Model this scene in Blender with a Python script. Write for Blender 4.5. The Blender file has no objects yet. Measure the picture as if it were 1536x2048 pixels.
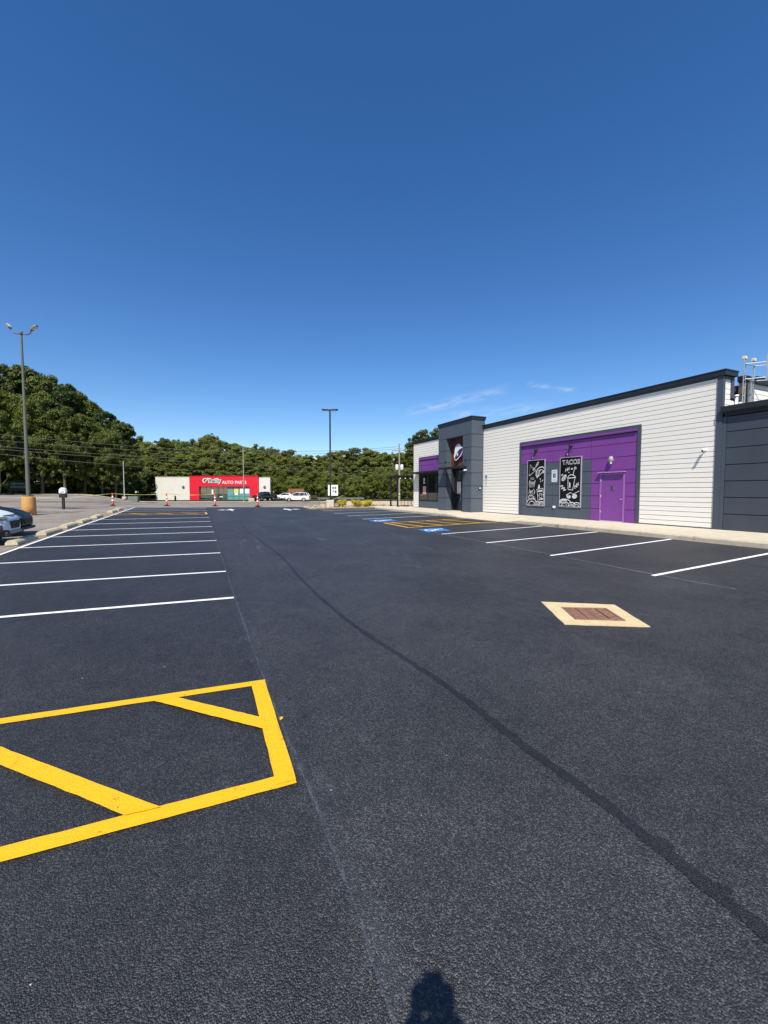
import bpy, bmesh, math, random
import numpy as np
from mathutils import Vector, Matrix
R = math.radians
random.seed(7)
rng = np.random.default_rng(11)
scene = bpy.context.scene
col = scene.collection

# ------------------------------------------------------------------ camera, sky, sun, exposure
CAM_YAW, CAM_PITCH, CAM_H = 24.2, 2.9, 1.95
cd = bpy.data.cameras.new('camera'); cam = bpy.data.objects.new('camera', cd); col.objects.link(cam)
cam.location = (0, 0, CAM_H)
cam.rotation_euler = (R(90 - CAM_PITCH), 0, R(-CAM_YAW))
cd.sensor_fit = 'VERTICAL'; cd.sensor_height = 36; cd.lens = 820 / 2048 * 36
cd.clip_start = 0.02; cd.clip_end = 2000
scene.camera = cam

SUN_AZ, SUN_EL = 211.3, 51.0          # compass style, clockwise from +Y: the sun stands behind the camera
sd = Vector((math.sin(R(SUN_AZ)) * math.cos(R(SUN_EL)), math.cos(R(SUN_AZ)) * math.cos(R(SUN_EL)), math.sin(R(SUN_EL))))
world = bpy.data.worlds.new('World'); scene.world = world; world.use_nodes = True
wt = world.node_tree; wt.nodes.clear()
def wn(t, **k):
    n = wt.nodes.new(t)
    for a, b in k.items(): setattr(n, a, b)
    return n
def wm(op, a, b=None, c=None):
    n = wn('ShaderNodeMath', operation=op)
    for i, v in enumerate((a, b, c)):
        if v is None: continue
        if isinstance(v, (int, float)): n.inputs[i].default_value = v
        else: wt.links.new(v, n.inputs[i])
    return n.outputs[0]
sky = wn('ShaderNodeTexSky', sky_type='NISHITA', sun_disc=False, sun_elevation=R(SUN_EL), sun_rotation=R(SUN_AZ),
         altitude=200, air_density=1.0, dust_density=0.25, ozone_density=4.0)
bg = wn('ShaderNodeBackground'); bg.inputs['Strength'].default_value = 0.10
wo = wn('ShaderNodeOutputWorld')
# thin cirrus: a few stretched, ragged wisps low in the sky beyond the restaurant
tc = wn('ShaderNodeTexCoord'); sep = wn('ShaderNodeSeparateXYZ'); wt.links.new(tc.outputs['Generated'], sep.inputs[0])
az = wm('MULTIPLY', wm('ARCTAN2', sep.outputs[0], sep.outputs[1]), 57.2958)
el = wm('MULTIPLY', wm('ARCSINE', sep.outputs[2]), 57.2958)
cmb = wn('ShaderNodeCombineXYZ'); wt.links.new(wm('MULTIPLY', az, 0.16), cmb.inputs[0])
wt.links.new(wm('MULTIPLY', wm('SUBTRACT', el, wm('MULTIPLY', az, 0.18)), 0.75), cmb.inputs[1])
nz = wn('ShaderNodeTexNoise'); nz.inputs['Scale'].default_value = 2.1; nz.inputs['Detail'].default_value = 6; nz.inputs['Roughness'].default_value = .6; nz.inputs['Distortion'].default_value = .6
wt.links.new(cmb.outputs[0], nz.inputs['Vector'])
wisp = None
for a0, e0, a1, e1, wd, am in ((26.8, 10.6, 41.5, 13.3, .55, 1.0), (43.0, 13.75, 49.5, 12.2, .28, .8), (30.5, 9.9, 46.5, 10.9, .7, .55)):
    t = wm('DIVIDE', wm('SUBTRACT', az, a0), a1 - a0)
    lin = wm('ADD', wm('MULTIPLY', t, e1 - e0), e0)
    d = wm('DIVIDE', wm('SUBTRACT', el, lin), wd)
    g = wm('EXPONENT', wm('MULTIPLY', wm('MULTIPLY', d, d), -1.0))
    u = wm('SUBTRACT', wm('MULTIPLY', t, 2.0), 1.0)
    w = wm('MAXIMUM', wm('SUBTRACT', 1.0, wm('MULTIPLY', wm('MULTIPLY', u, u), wm('MULTIPLY', u, u))), 0.0)
    m = wm('MULTIPLY', wm('MULTIPLY', g, w), am)
    wisp = m if wisp is None else wm('MAXIMUM', wisp, m)
nr = wn('ShaderNodeMapRange'); nr.inputs[1].default_value = .40; nr.inputs[2].default_value = .75
wt.links.new(nz.outputs[0], nr.inputs[0])
fac = wm('MULTIPLY', wm('MULTIPLY', wisp, nr.outputs[0]), 0.62)
hs = wn('ShaderNodeHueSaturation'); hs.inputs['Saturation'].default_value = 1.25; hs.inputs['Value'].default_value = 0.985; hs.inputs['Hue'].default_value = .506
wt.links.new(sky.outputs[0], hs.inputs['Color'])
mx = wn('ShaderNodeMix', data_type='RGBA'); wt.links.new(fac, mx.inputs[0]); wt.links.new(hs.outputs[0], mx.inputs[6]); mx.inputs[7].default_value = (5.2, 5.7, 6.3, 1)
wt.links.new(mx.outputs[2], bg.inputs[0]); wt.links.new(bg.outputs[0], wo.inputs[0])

sl = bpy.data.lights.new('sun', 'SUN'); sl.energy = 4.2; sl.angle = R(0.53); sl.color = (1.0, .94, .85)
so = bpy.data.objects.new('sun', sl); col.objects.link(so); so.location = (0, 0, 60)
so.rotation_euler = sd.to_track_quat('Z', 'Y').to_euler()
scene.view_settings.view_transform = 'Standard'; scene.view_settings.look = 'None'
scene.view_settings.gamma = 1; scene.view_settings.use_curve_mapping = False
scene.view_settings.exposure = 0.58
scene.cycles.max_bounces = 6; scene.cycles.diffuse_bounces = 3; scene.cycles.transparent_max_bounces = 12

# ------------------------------------------------------------------ helpers
def lin(h):
    h = h.lstrip('#'); v = [int(h[i:i+2], 16) / 255 for i in (0, 2, 4)]
    return tuple(x / 12.92 if x <= .04045 else ((x + .055) / 1.055) ** 2.4 for x in v)
MATS = {}
def mat(name, c, rough=.6, spec=.4, var=.15, scale=3.0, bump=0.0, bscale=40.0, metal=0.0, streak=None, coat=0.0, dirt=None):
    """painted or cast surface: colour with soft uneven wear and fine relief"""
    if name in MATS: return MATS[name]
    m = bpy.data.materials.new(name); m.use_nodes = True; nt = m.node_tree; b = nt.nodes['Principled BSDF']
    if isinstance(c, str): c = lin(c)
    geo = nt.nodes.new('ShaderNodeNewGeometry')
    n = nt.nodes.new('ShaderNodeTexNoise'); n.inputs['Scale'].default_value = scale; n.inputs['Detail'].default_value = 6; n.inputs['Roughness'].default_value = .62
    src = geo.outputs['Position']
    if streak:
        mp = nt.nodes.new('ShaderNodeMapping'); mp.inputs['Scale'].default_value = streak; nt.links.new(src, mp.inputs[0]); src = mp.outputs[0]
    nt.links.new(src, n.inputs['Vector'])
    r = nt.nodes.new('ShaderNodeValToRGB')
    r.color_ramp.elements[0].position = .3; r.color_ramp.elements[1].position = .7
    r.color_ramp.elements[0].color = tuple(x * (1 - var) for x in c) + (1,)
    r.color_ramp.elements[1].color = tuple(min(1, x * (1 + var)) for x in c) + (1,)
    nt.links.new(n.outputs[0], r.inputs[0])
    out = r.outputs[0]
    if dirt:                      # (colour, scale, low, high) ragged stains
        n2 = nt.nodes.new('ShaderNodeTexNoise'); n2.inputs['Scale'].default_value = dirt[1]; n2.inputs['Detail'].default_value = 8; n2.inputs['Roughness'].default_value = .7
        nt.links.new(geo.outputs['Position'], n2.inputs['Vector'])
        mr = nt.nodes.new('ShaderNodeMapRange'); mr.inputs[1].default_value = dirt[2]; mr.inputs[2].default_value = dirt[3]
        nt.links.new(n2.outputs[0], mr.inputs[0])
        mi = nt.nodes.new('ShaderNodeMix'); mi.data_type = 'RGBA'; nt.links.new(mr.outputs[0], mi.inputs[0]); nt.links.new(out, mi.inputs[6])
        mi.inputs[7].default_value = tuple(dirt[0]) + (1,); out = mi.outputs[2]
    nt.links.new(out, b.inputs['Base Color'])
    b.inputs['Roughness'].default_value = rough; b.inputs['Specular IOR Level'].default_value = spec; b.inputs['Metallic'].default_value = metal
    b.inputs['Coat Weight'].default_value = coat; b.inputs['Coat Roughness'].default_value = .05
    if bump:
        bn = nt.nodes.new('ShaderNodeTexNoise'); bn.inputs['Scale'].default_value = bscale; bn.inputs['Detail'].default_value = 4
        nt.links.new(geo.outputs['Position'], bn.inputs['Vector'])
        bp = nt.nodes.new('ShaderNodeBump'); bp.inputs['Strength'].default_value = bump; bp.inputs['Distance'].default_value = .02
        nt.links.new(bn.outputs[0], bp.inputs['Height']); nt.links.new(bp.outputs[0], b.inputs['Normal'])
    MATS[name] = m; return m

class MB:
    """collects shapes into one mesh"""
    def __init__(s): s.v = []; s.f = []; s.sm = []; s.mi = []; s.cur = 0
    def add(s, vs, fs, smooth=False):
        o = len(s.v); s.v += [tuple(p) for p in vs]
        for f in fs: s.f.append(tuple(i + o for i in f)); s.sm.append(smooth); s.mi.append(s.cur)
        return s
    def box(s, a, b):
        (x0, y0, z0), (x1, y1, z1) = a, b
        x0, x1 = min(x0, x1), max(x0, x1); y0, y1 = min(y0, y1), max(y0, y1); z0, z1 = min(z0, z1), max(z0, z1)
        return s.add([(x0,y0,z0),(x1,y0,z0),(x1,y1,z0),(x0,y1,z0),(x0,y0,z1),(x1,y0,z1),(x1,y1,z1),(x0,y1,z1)],
              [(0,3,2,1),(4,5,6,7),(0,1,5,4),(1,2,6,5),(2,3,7,6),(3,0,4,7)])
    def bevbox(s, a, b, e=.02):
        (x0, y0, z0), (x1, y1, z1) = a, b
        vs = []; 
        for z, k in ((z0, e), (z0 + e, 0), (z1 - e, 0), (z1, e)):
            vs += [(x0 + k, y0 + k, z), (x1 - k, y0 + k, z), (x1 - k, y1 - k, z), (x0 + k, y1 - k, z)]
        fs = [(3, 2, 1, 0), (12, 13, 14, 15)]
        for l in range(3):
            for i in range(4):
                j = (i + 1) % 4; fs.append((l*4+i, l*4+j, l*4+4+j, l*4+4+i))
        return s.add(vs, fs)
    def tube(s, pts, rad, n=8, cap=True, smooth=True):
        pts = [Vector(p) for p in pts]; rr = rad if isinstance(rad, (list, tuple)) else [rad] * len(pts)
        vs = []; fs = []
        up = None
        for i, p in enumerate(pts):
            t = (pts[min(i+1, len(pts)-1)] - pts[max(i-1, 0)]).normalized()
            if up is None:
                up = Vector((0, 0, 1)) if abs(t.z) < .9 else Vector((1, 0, 0))
            a = t.cross(up).normalized(); b = t.cross(a).normalized(); up = -b if (-b).dot(up) > 0 else b
            a = t.cross(up).normalized(); b = up - t * up.dot(t); b.normalize()
            for k in range(n):
                q = p + (a * math.cos(2*math.pi*k/n) + b * math.sin(2*math.pi*k/n)) * rr[i]; vs.append(q)
        for i in range(len(pts) - 1):
            for k in range(n):
                j = (k + 1) % n; fs.append((i*n+k, i*n+j, (i+1)*n+j, (i+1)*n+k))
        s.add(vs, fs, smooth)
        if cap:
            o = len(vs); s.add(vs[:n], [tuple(range(n))[::-1]]); s.add(vs[o-n:], [tuple(range(n))])
        return s
    def lathe(s, c, prof, n=16, smooth=True, axis='z'):
        """prof: (radius, height) list"""
        vs = []; fs = []
        for r, h in prof:
            for k in range(n):
                a = 2*math.pi*k/n; u, v = r*math.cos(a), r*math.sin(a)
                vs.append((c[0]+u, c[1]+v, c[2]+h) if axis == 'z' else ((c[0]+h, c[1]+u, c[2]+v) if axis == 'x' else (c[0]+u, c[1]+h, c[2]+v)))
        for i in range(len(prof) - 1):
            for k in range(n):
                j = (k+1) % n; fs.append((i*n+k, i*n+j, (i+1)*n+j, (i+1)*n+k))
        fs.append(tuple(range(n))[::-1]); fs.append(tuple(range((len(prof)-1)*n, len(prof)*n)))
        return s.add(vs, fs, smooth)
    def prism(s, poly, fn, d0, d1):
        """polygon (u, v) extruded between depths d0 and d1; fn(u, v, d) gives the point"""
        n = len(poly); vs = [fn(u, v, d0) for u, v in poly] + [fn(u, v, d1) for u, v in poly]
        return s.add(vs, [tuple(range(n))[::-1], tuple(range(n, 2*n))] + [(i, (i+1) % n, n+(i+1) % n, n+i) for i in range(n)])
    def build(s, name, m, parent=None, org=(0, 0, 0), loc=None):
        me = bpy.data.meshes.new(name)
        ox, oy, oz = org
        me.from_pydata([(x-ox, y-oy, z-oz) for x, y, z in s.v], [], s.f)
        me.polygons.foreach_set('use_smooth', s.sm)
        for k in (m if isinstance(m, (list, tuple)) else [m]): me.materials.append(k)
        if any(s.mi): me.polygons.foreach_set('material_index', s.mi)
        bm = bmesh.new(); bm.from_mesh(me); bmesh.ops.recalc_face_normals(bm, faces=bm.faces); bm.to_mesh(me); bm.free()
        o = bpy.data.objects.new(name, me); col.objects.link(o)
        if parent is not None: o.parent = parent
        if loc is not None: o.location = loc
        return o

def tag(o, label=None, cat=None, group=None, kind=None):
    if label: o['label'] = label
    if cat: o['category'] = cat
    if group: o['group'] = group
    if kind: o['kind'] = kind
    return o
def empty(name, loc=(0, 0, 0), rz=0.0, **k):
    o = bpy.data.objects.new(name, None); col.objects.link(o); o.location = loc; o.rotation_euler = (0, 0, rz); o.empty_display_size = .2
    return tag(o, **k)
def kids(o): return [c for c in bpy.data.objects if c.parent == o]
def copy_tree(o, parent=None):
    c = o.copy(); col.objects.link(c)
    if parent is not None: c.parent = parent
    for ch in kids(o): copy_tree(ch, c)
    return c
def text_mesh(txt, size, bold=0.0, shear=0.0, xs=1.0):
    """vertices and triangles of one line of lettering, centred on its box; built-in face"""
    cu = bpy.data.curves.new('lettering', 'FONT'); cu.body = txt; cu.size = size; cu.offset = bold; cu.shear = shear
    cu.resolution_u = 3; cu.space_character = 1.06; cu.fill_mode = 'FRONT'
    o = bpy.data.objects.new('lettering', cu); col.objects.link(o)
    bpy.context.view_layer.update()
    me = o.evaluated_get(bpy.context.evaluated_depsgraph_get()).to_mesh()
    vs = [(v.co.x * xs, v.co.y) for v in me.vertices]; fs = [tuple(p.vertices) for p in me.polygons]
    bpy.data.objects.remove(o); bpy.data.curves.remove(cu)
    x0, x1 = min(v[0] for v in vs), max(v[0] for v in vs); y0, y1 = min(v[1] for v in vs), max(v[1] for v in vs)
    return [(u - (x0+x1)/2, v - (y0+y1)/2) for u, v in vs], fs, x1 - x0, y1 - y0
def add_text(mb, txt, cu, cv, w, h, fn, d, bold=0.0, shear=0.0, rot=0.0):
    vs, fs, tw, th = text_mesh(txt, 1.0, bold, shear)
    ca, sa = math.cos(rot), math.sin(rot)
    P = []
    for u, v in vs:
        u, v = u * w / tw, v * h / th
        P.append(fn(cu + u*ca - v*sa, cv + u*sa + v*ca, d))
    mb.add(P, fs)
def smoothstep(a, b, v):
    t = min(1, max(0, (v - a) / (b - a))); return t*t*(3-2*t)

# ------------------------------------------------------------------ the lie of the land
KX = 13.45                                   # line of the kerb in front of the restaurant
def G(x, y):
    p = .0156 * min(max(y, -10), 102)
    D = .41*x + .912*y
    s = smoothstep(40, 72, D)
    low = .0156 * min(max(y, -10), 42) * (1 - s) + .05 * s
    wl = 1 - smoothstep(-.22, -.10, x / max(y, 1e-3)) if y > 20 else 1
    z = p * wl + low * (1 - wl)
    if x > 8.2 and y < 40:                   # the stalls rise towards the kerb
        t = min(1, (x - 8.2) / (KX - 8.2)); z += t * max(0, .45 - z)
    return z
def sheet(name, xs, ys, dz, m, keep=None, parent=None, **k):
    mb = MB(); nx = len(xs)
    vs = [(x, y, G(x, y) + dz) for y in ys for x in xs]; fs = []
    for j in range(len(ys) - 1):
        for i in range(nx - 1):
            if keep and not keep((xs[i]+xs[i+1])/2, (ys[j]+ys[j+1])/2): continue
            fs.append((j*nx+i, j*nx+i+1, (j+1)*nx+i+1, (j+1)*nx+i))
    mb.add(vs, fs); o = mb.build(name, m, parent)
    return tag(o, **k)
def frange(a, b, s):
    n = max(1, int(round((b - a) / s))); return [a + (b - a) * i / n for i in range(n + 1)]
def strip(name, pts, w, dz, m, parent, wob=.004, step=.22, ends=True):
    """painted line on the ground along a polyline, with a slightly uneven edge"""
    P = [Vector((p[0], p[1])) for p in pts]; ws = w if isinstance(w, (list, tuple)) else [w] * len(P)
    line = []
    for i in range(len(P) - 1):
        L = (P[i+1] - P[i]).length; n = max(1, int(L / step))
        for k in range(n): line.append((P[i].lerp(P[i+1], k / n), ws[i] + (ws[i+1] - ws[i]) * k / n))
    line.append((P[-1], ws[-1]))
    vs = []; fs = []
    for i, (p, ww) in enumerate(line):
        t = (line[min(i+1, len(line)-1)][0] - line[max(i-1, 0)][0]).normalized(); nn = Vector((-t.y, t.x))
        a = p + nn * (ww/2 + random.uniform(-wob, wob)); b = p - nn * (ww/2 + random.uniform(-wob, wob))
        for q in (a, b): vs.append((q.x, q.y, G(q.x, q.y) + dz))
        if i: fs.append((2*i-2, 2*i-1, 2*i+1, 2*i))
    return MB().add(vs, fs).build(name, m, parent)

# ------------------------------------------------------------------ ground materials
def asphalt(name, base, stone, amount, tint=(1, 1, 1), rough=.62, fine=1.0, blotch=.25, spec=.5, coat_x=None):
    m = bpy.data.materials.new(name); m.use_nodes = True; nt = m.node_tree; b = nt.nodes['Principled BSDF']
    N = nt.nodes.new; L = nt.links.new
    geo = N('ShaderNodeNewGeometry'); P = geo.outputs['Position']
    v = N('ShaderNodeTexVoronoi'); v.inputs['Scale'].default_value = 150 / fine; L(P, v.inputs['Vector'])
    v2 = N('ShaderNodeTexVoronoi'); v2.inputs['Scale'].default_value = 320 / fine; L(P, v2.inputs['Vector'])
    sx = N('ShaderNodeSeparateColor'); L(v.outputs['Color'], sx.inputs[0])
    sx2 = N('ShaderNodeSeparateColor'); L(v2.outputs['Color'], sx2.inputs[0])
    r = N('ShaderNodeMapRange'); r.inputs[1].default_value = .40; r.inputs[2].default_value = 1.0; L(sx.outputs[0], r.inputs[0])
    pw = N('ShaderNodeMath'); pw.operation = 'POWER'; pw.inputs[1].default_value = 2.0; L(r.outputs[0], pw.inputs[0])
    r2 = N('ShaderNodeMapRange'); r2.inputs[1].default_value = .6; r2.inputs[2].default_value = 1.0; L(sx2.outputs[1], r2.inputs[0])
    ad = N('ShaderNodeMath'); ad.operation = 'MULTIPLY_ADD'; L(r2.outputs[0], ad.inputs[0]); ad.inputs[1].default_value = .45; L(pw.outputs[0], ad.inputs[2])
    big = N('ShaderNodeTexNoise'); big.inputs['Scale'].default_value = .55; big.inputs['Detail'].default_value = 5; big.inputs['Roughness'].default_value = .6; L(P, big.inputs['Vector'])
    mid = N('ShaderNodeTexNoise'); mid.inputs['Scale'].default_value = 5.0; mid.inputs['Detail'].default_value = 5; mid.inputs['Roughness'].default_value = .7; L(P, mid.inputs['Vector'])
    bm_ = N('ShaderNodeMapRange'); bm_.inputs[1].default_value = .3; bm_.inputs[2].default_value = .7; bm_.inputs[3].default_value = 1 - blotch; bm_.inputs[4].default_value = 1 + blotch; L(big.outputs[0], bm_.inputs[0])
    mm = N('ShaderNodeMapRange'); mm.inputs[1].default_value = .3; mm.inputs[2].default_value = .7; mm.inputs[3].default_value = .78; mm.inputs[4].default_value = 1.22; L(mid.outputs[0], mm.inputs[0])
    am = N('ShaderNodeMath'); am.operation = 'MULTIPLY'; am.inputs[1].default_value = amount; L(ad.outputs[0], am.inputs[0])
    mi = N('ShaderNodeMix'); mi.data_type = 'RGBA'; L(am.outputs[0], mi.inputs[0])
    mi.inputs[6].default_value = tuple(base[i] * tint[i] for i in range(3)) + (1,); mi.inputs[7].default_value = tuple(stone) + (1,)
    m1 = N('ShaderNodeMath'); m1.operation = 'MULTIPLY'; L(bm_.outputs[0], m1.inputs[0]); L(mm.outputs[0], m1.inputs[1])
    if coat_x is not None:
        sp_ = N('ShaderNodeSeparateXYZ'); L(P, sp_.inputs[0]); wob = N('ShaderNodeMath'); wob.operation = 'MULTIPLY_ADD'; L(mid.outputs[0], wob.inputs[0]); wob.inputs[1].default_value = .25; L(sp_.outputs[0], wob.inputs[2])
        cm_ = N('ShaderNodeMapRange'); cm_.inputs[1].default_value = coat_x; cm_.inputs[2].default_value = coat_x + .22; cm_.inputs[3].default_value = .72; L(wob.outputs[0], cm_.inputs[0])
        m2 = N('ShaderNodeMath'); m2.operation = 'MULTIPLY'; L(m1.outputs[0], m2.inputs[0]); L(cm_.outputs[0], m2.inputs[1]); m1 = m2
    vm = N('ShaderNodeVectorMath'); vm.operation = 'SCALE'; L(mi.outputs[2], vm.inputs[0]); L(m1.outputs[0], vm.inputs['Scale'])
    L(vm.outputs[0], b.inputs['Base Color'])
    rr = N('ShaderNodeMapRange'); rr.inputs[3].default_value = rough - .1; rr.inputs[4].default_value = rough + .12; L(mid.outputs[0], rr.inputs[0]); L(rr.outputs[0], b.inputs['Roughness'])
    b.inputs['Specular IOR Level'].default_value = spec
    bp = N('ShaderNodeBump'); bp.inputs['Strength'].default_value = .75; bp.inputs['Distance'].default_value = .006; bp.invert = True
    L(v.outputs['Distance'], bp.inputs['Height']); L(bp.outputs[0], b.inputs['Normal'])
    return m
def paint(name, c, wear, under=(.03, .031, .034)):
    """road paint over the stones: worn through in pinholes, slightly uneven"""
    m = bpy.data.materials.new(name); m.use_nodes = True; nt = m.node_tree; b = nt.nodes['Principled BSDF']; N = nt.nodes.new; L = nt.links.new
    P = N('ShaderNodeNewGeometry').outputs['Position']
    v = N('ShaderNodeTexVoronoi'); v.inputs['Scale'].default_value = 105; L(P, v.inputs['Vector'])
    n = N('ShaderNodeTexNoise'); n.inputs['Scale'].default_value = 7; n.inputs['Detail'].default_value = 8; n.inputs['Roughness'].default_value = .75; L(P, n.inputs['Vector'])
    sx = N('ShaderNodeSeparateColor'); L(v.outputs['Color'], sx.inputs[0])
    a = N('ShaderNodeMath'); a.operation = 'MULTIPLY_ADD'; L(sx.outputs[0], a.inputs[0]); a.inputs[1].default_value = .45; L(n.outputs[0], a.inputs[2])
    r = N('ShaderNodeMapRange'); r.inputs[1].default_value = 1.0 - wear; r.inputs[2].default_value = 1.12 - wear * .6; L(a.outputs[0], r.inputs[0])
    n2 = N('ShaderNodeTexNoise'); n2.inputs['Scale'].default_value = 30; L(P, n2.inputs['Vector'])
    cr = N('ShaderNodeMix'); cr.data_type = 'RGBA'; L(n2.outputs[0], cr.inputs[0]); cr.inputs[6].default_value = tuple(x*.86 for x in c) + (1,); cr.inputs[7].default_value = tuple(min(1, x*1.12) for x in c) + (1,)
    mi = N('ShaderNodeMix'); mi.data_type = 'RGBA'; L(r.outputs[0], mi.inputs[0]); L(cr.outputs[2], mi.inputs[6]); mi.inputs[7].default_value = tuple(under) + (1,)
    L(mi.outputs[2], b.inputs['Base Color']); b.inputs['Roughness'].default_value = .65
    bp = N('ShaderNodeBump'); bp.inputs['Strength'].default_value = .4; bp.inputs['Distance'].default_value = .005; bp.invert = True
    L(v.outputs['Distance'], bp.inputs['Height']); L(bp.outputs[0], b.inputs['Normal'])
    return m
def veil(name, c, dens, scale, stretch=(1, 1, 1), lo=.45, hi=.75):
    """thin chalk or scuff that lets the asphalt show through"""
    m = bpy.data.materials.new(name); m.use_nodes = True; nt = m.node_tree; nt.nodes.clear(); N = nt.nodes.new; L = nt.links.new
    P = N('ShaderNodeNewGeometry').outputs['Position']; mp = N('ShaderNodeMapping'); mp.inputs['Scale'].default_value = stretch; L(P, mp.inputs[0])
    n = N('ShaderNodeTexNoise'); n.inputs['Scale'].default_value = scale; n.inputs['Detail'].default_value = 7; n.inputs['Roughness'].default_value = .7; L(mp.outputs[0], n.inputs['Vector'])
    r = N('ShaderNodeMapRange'); r.inputs[1].default_value = lo; r.inputs[2].default_value = hi; r.inputs[4].default_value = dens; L(n.outputs[0], r.inputs[0])
    d = N('ShaderNodeBsdfDiffuse'); d.inputs[0].default_value = tuple(c) + (1,); t = N('ShaderNodeBsdfTransparent'); x = N('ShaderNodeMixShader')
    L(r.outputs[0], x.inputs[0]); L(t.outputs[0], x.inputs[1]); L(d.outputs[0], x.inputs[2])
    o = N('ShaderNodeOutputMaterial'); L(x.outputs[0], o.inputs[0]); return m

M_new = asphalt('new_asphalt', (.0070, .0070, .0070), (.225, .226, .232), .34, rough=.55, blotch=.30, spec=.62, coat_x=.62)
M_old = asphalt('old_asphalt', (.225, .194, .158), (.38, .33, .275), .5, rough=.8, blotch=.22, spec=.3)
M_white = paint('white_road_paint', (.80, .80, .79), .06)
M_yellow = paint('yellow_road_paint', (.82, .425, .003), .045)
M_blue = paint('blue_road_paint', (.035, .20, .52), .2)
M_fade = veil('faded_white_paint', (.6, .58, .55), .75, 6, lo=.35, hi=.6)
M_tar = asphalt('tar_seam', (.0065, .007, .008), (.06, .062, .068), .40, rough=.5, blotch=.3, spec=.5)
M_chalk = veil('chalk_dust', (.28, .32, .40), .24, 5.0, (9, 1.2, 1), .42, .74)
M_haze = veil('chalk_overspray', (.26, .31, .40), .08, 3.2, (4, .7, 1), .42, .85)
M_chalkR = veil('chalk_snap', (.42, .46, .53), .45, 5.0, (9, 1.2, 1), .36, .68)
M_scuff = veil('tyre_scuff', (.30, .32, .35), .20, 2.4, (4, .5, 1), .52, .75)
M_conc = mat('kerb_concrete', '#b9ae98', .85, .2, .16, 6, .3, 60, dirt=((.09, .08, .065), 2.2, .60, .74))
M_walk = mat('sidewalk_concrete', '#c4b9a3', .85, .2, .12, 3, .2, 70, dirt=((.24, .21, .17), 1.3, .60, .80))
M_soil = mat('forest_floor', (.045, .048, .02), .95, .1, .45, 1.6, .4, 6)

# ------------------------------------------------------------------ ground, pavement, markings
gx = frange(-160, -64, 8) + frange(-60, 90, 5) + frange(100, 460, 30); gy = frange(-60, -5, 5) + frange(0, 150, 5) + frange(165, 600, 30)
gm = MB(); gm.add([(x, y, G(x, y) - (.8 if -62 < x < 40 and -26 < y < 42 else .08)) for y in gy for x in gx], [(j*len(gx)+i, j*len(gx)+i+1, (j+1)*len(gx)+i+1, (j+1)*len(gx)+i) for j in range(len(gy)-1) for i in range(len(gx)-1)], True)
gm.build('ground', M_soil)['kind'] = 'structure'
def edge_y(x): return 39.3 - .25 * (x + 5)
old = sheet('old_pavement', frange(-62, -6, 2) + frange(-5, 14, 1) + [16, 20, 26, 32, 40], frange(-24, 88, 2), -.02, M_old,
            keep=lambda x, y: (y < 40 or x < 40) and not (x < -.36 * y - 1 and y > 66) and not (y > 86 + 0*x) and not (x > 14 and y < 37) and not (x > -.05*y+6 and .41*x+.912*y > 70), kind='structure')
xs = frange(-5.1, 8.2, .95) + frange(8.9, KX, .65)
lot = empty('parking_lot', kind='structure')
mb = MB(); ys = frange(-8, 31.9, .95); vs = [(x, y, G(x, y)) for y in ys for x in xs]; n = len(xs)
mb.add(vs, [(j*n+i, j*n+i+1, (j+1)*n+i+1, (j+1)*n+i) for j in range(len(ys)-1) for i in range(n-1)])
xs2 = [x for x in xs if x <= 8.25]; rows = 8; vs = []
for j in range(rows + 1):
    for x in xs2:
        y = 31.9 + (edge_y(x) - 31.9 + random.uniform(-.05, .05) * (j == rows)) * j / rows; vs.append((x, y, G(x, y)))
n = len(xs2); mb.add(vs, [(j*n+i, j*n+i+1, (j+1)*n+i+1, (j+1)*n+i) for j in range(rows) for i in range(n-1)])
mb.build('asphalt_surface', M_new, lot)['kind'] = 'structure'
PD = .006
L_Y = [7.43, 9.77, 12.49, 15.3, 18.09, 20.5, 23.33, 26.1, 33.4, 35.6, 37.7]
for y in L_Y:
    strip('parking_line', [(-5.05, y + .36), (-2.4, y + .2), (.5, y)], .1, PD, M_white, lot)
strip('parking_line', [(-4.98, -2), (-4.98, 12), (-4.98, 24), (-4.9, 39.0)], .1, PD + .004, M_white, lot)
for a, b in (((8.85, 5.6), (13.38, 5.25)), ((8.82, 8.39), (13.42, 7.96)), ((8.8, 11.15), (13.38, 10.53)), ((8.76, 13.9), (13.4, 13.24)), ((8.5, 21.9), (13.4, 21.68)), ((8.5, 24.55), (13.4, 24.6)), ((8.42, 27.1), (13.4, 27.4)), ((8.45, 30.2), (13.3, 30.4)), ((8.88, 2.85), (13.38, 2.55))):
    strip('parking_line', [a, ((a[0]+b[0])/2, (a[1]+b[1])/2), b], .1, PD, M_white, lot)
# near yellow aisle
def yl(pts, w, dz=0, step=.12): return strip('hatch_line', pts, w, PD + dz, M_yellow, lot, .003, step)
yl([(-5.0, 4.78), (-1.52, 4.262), (.555, 4.10)], .098)
yl([(-5.0, 3.02), (-.99, 2.695), (.54, 2.645)], .112, .004)
yl([(.485, 4.13), (.478, 2.62)], .128, .008)
def slant(a0, a1, b0, b1, n=22):
    vs = []; fs = []
    for k in range(n + 1):
        for s0, s1 in ((a0, a1), (b0, b1)):
            x = s0[0] + (s1[0]-s0[0])*k/n + random.uniform(-.003, .003); y = s0[1] + (s1[1]-s0[1])*k/n + random.uniform(-.003, .003); vs.append((x, y, G(x, y) + PD + .012))
        if k: fs.append((2*k-2, 2*k-1, 2*k+1, 2*k))
    MB().add(vs, fs).build('hatch_line', M_yellow, lot)
slant((-.43, 4.12), (.45, 3.25), (-.23, 4.095), (.45, 3.43))
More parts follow.
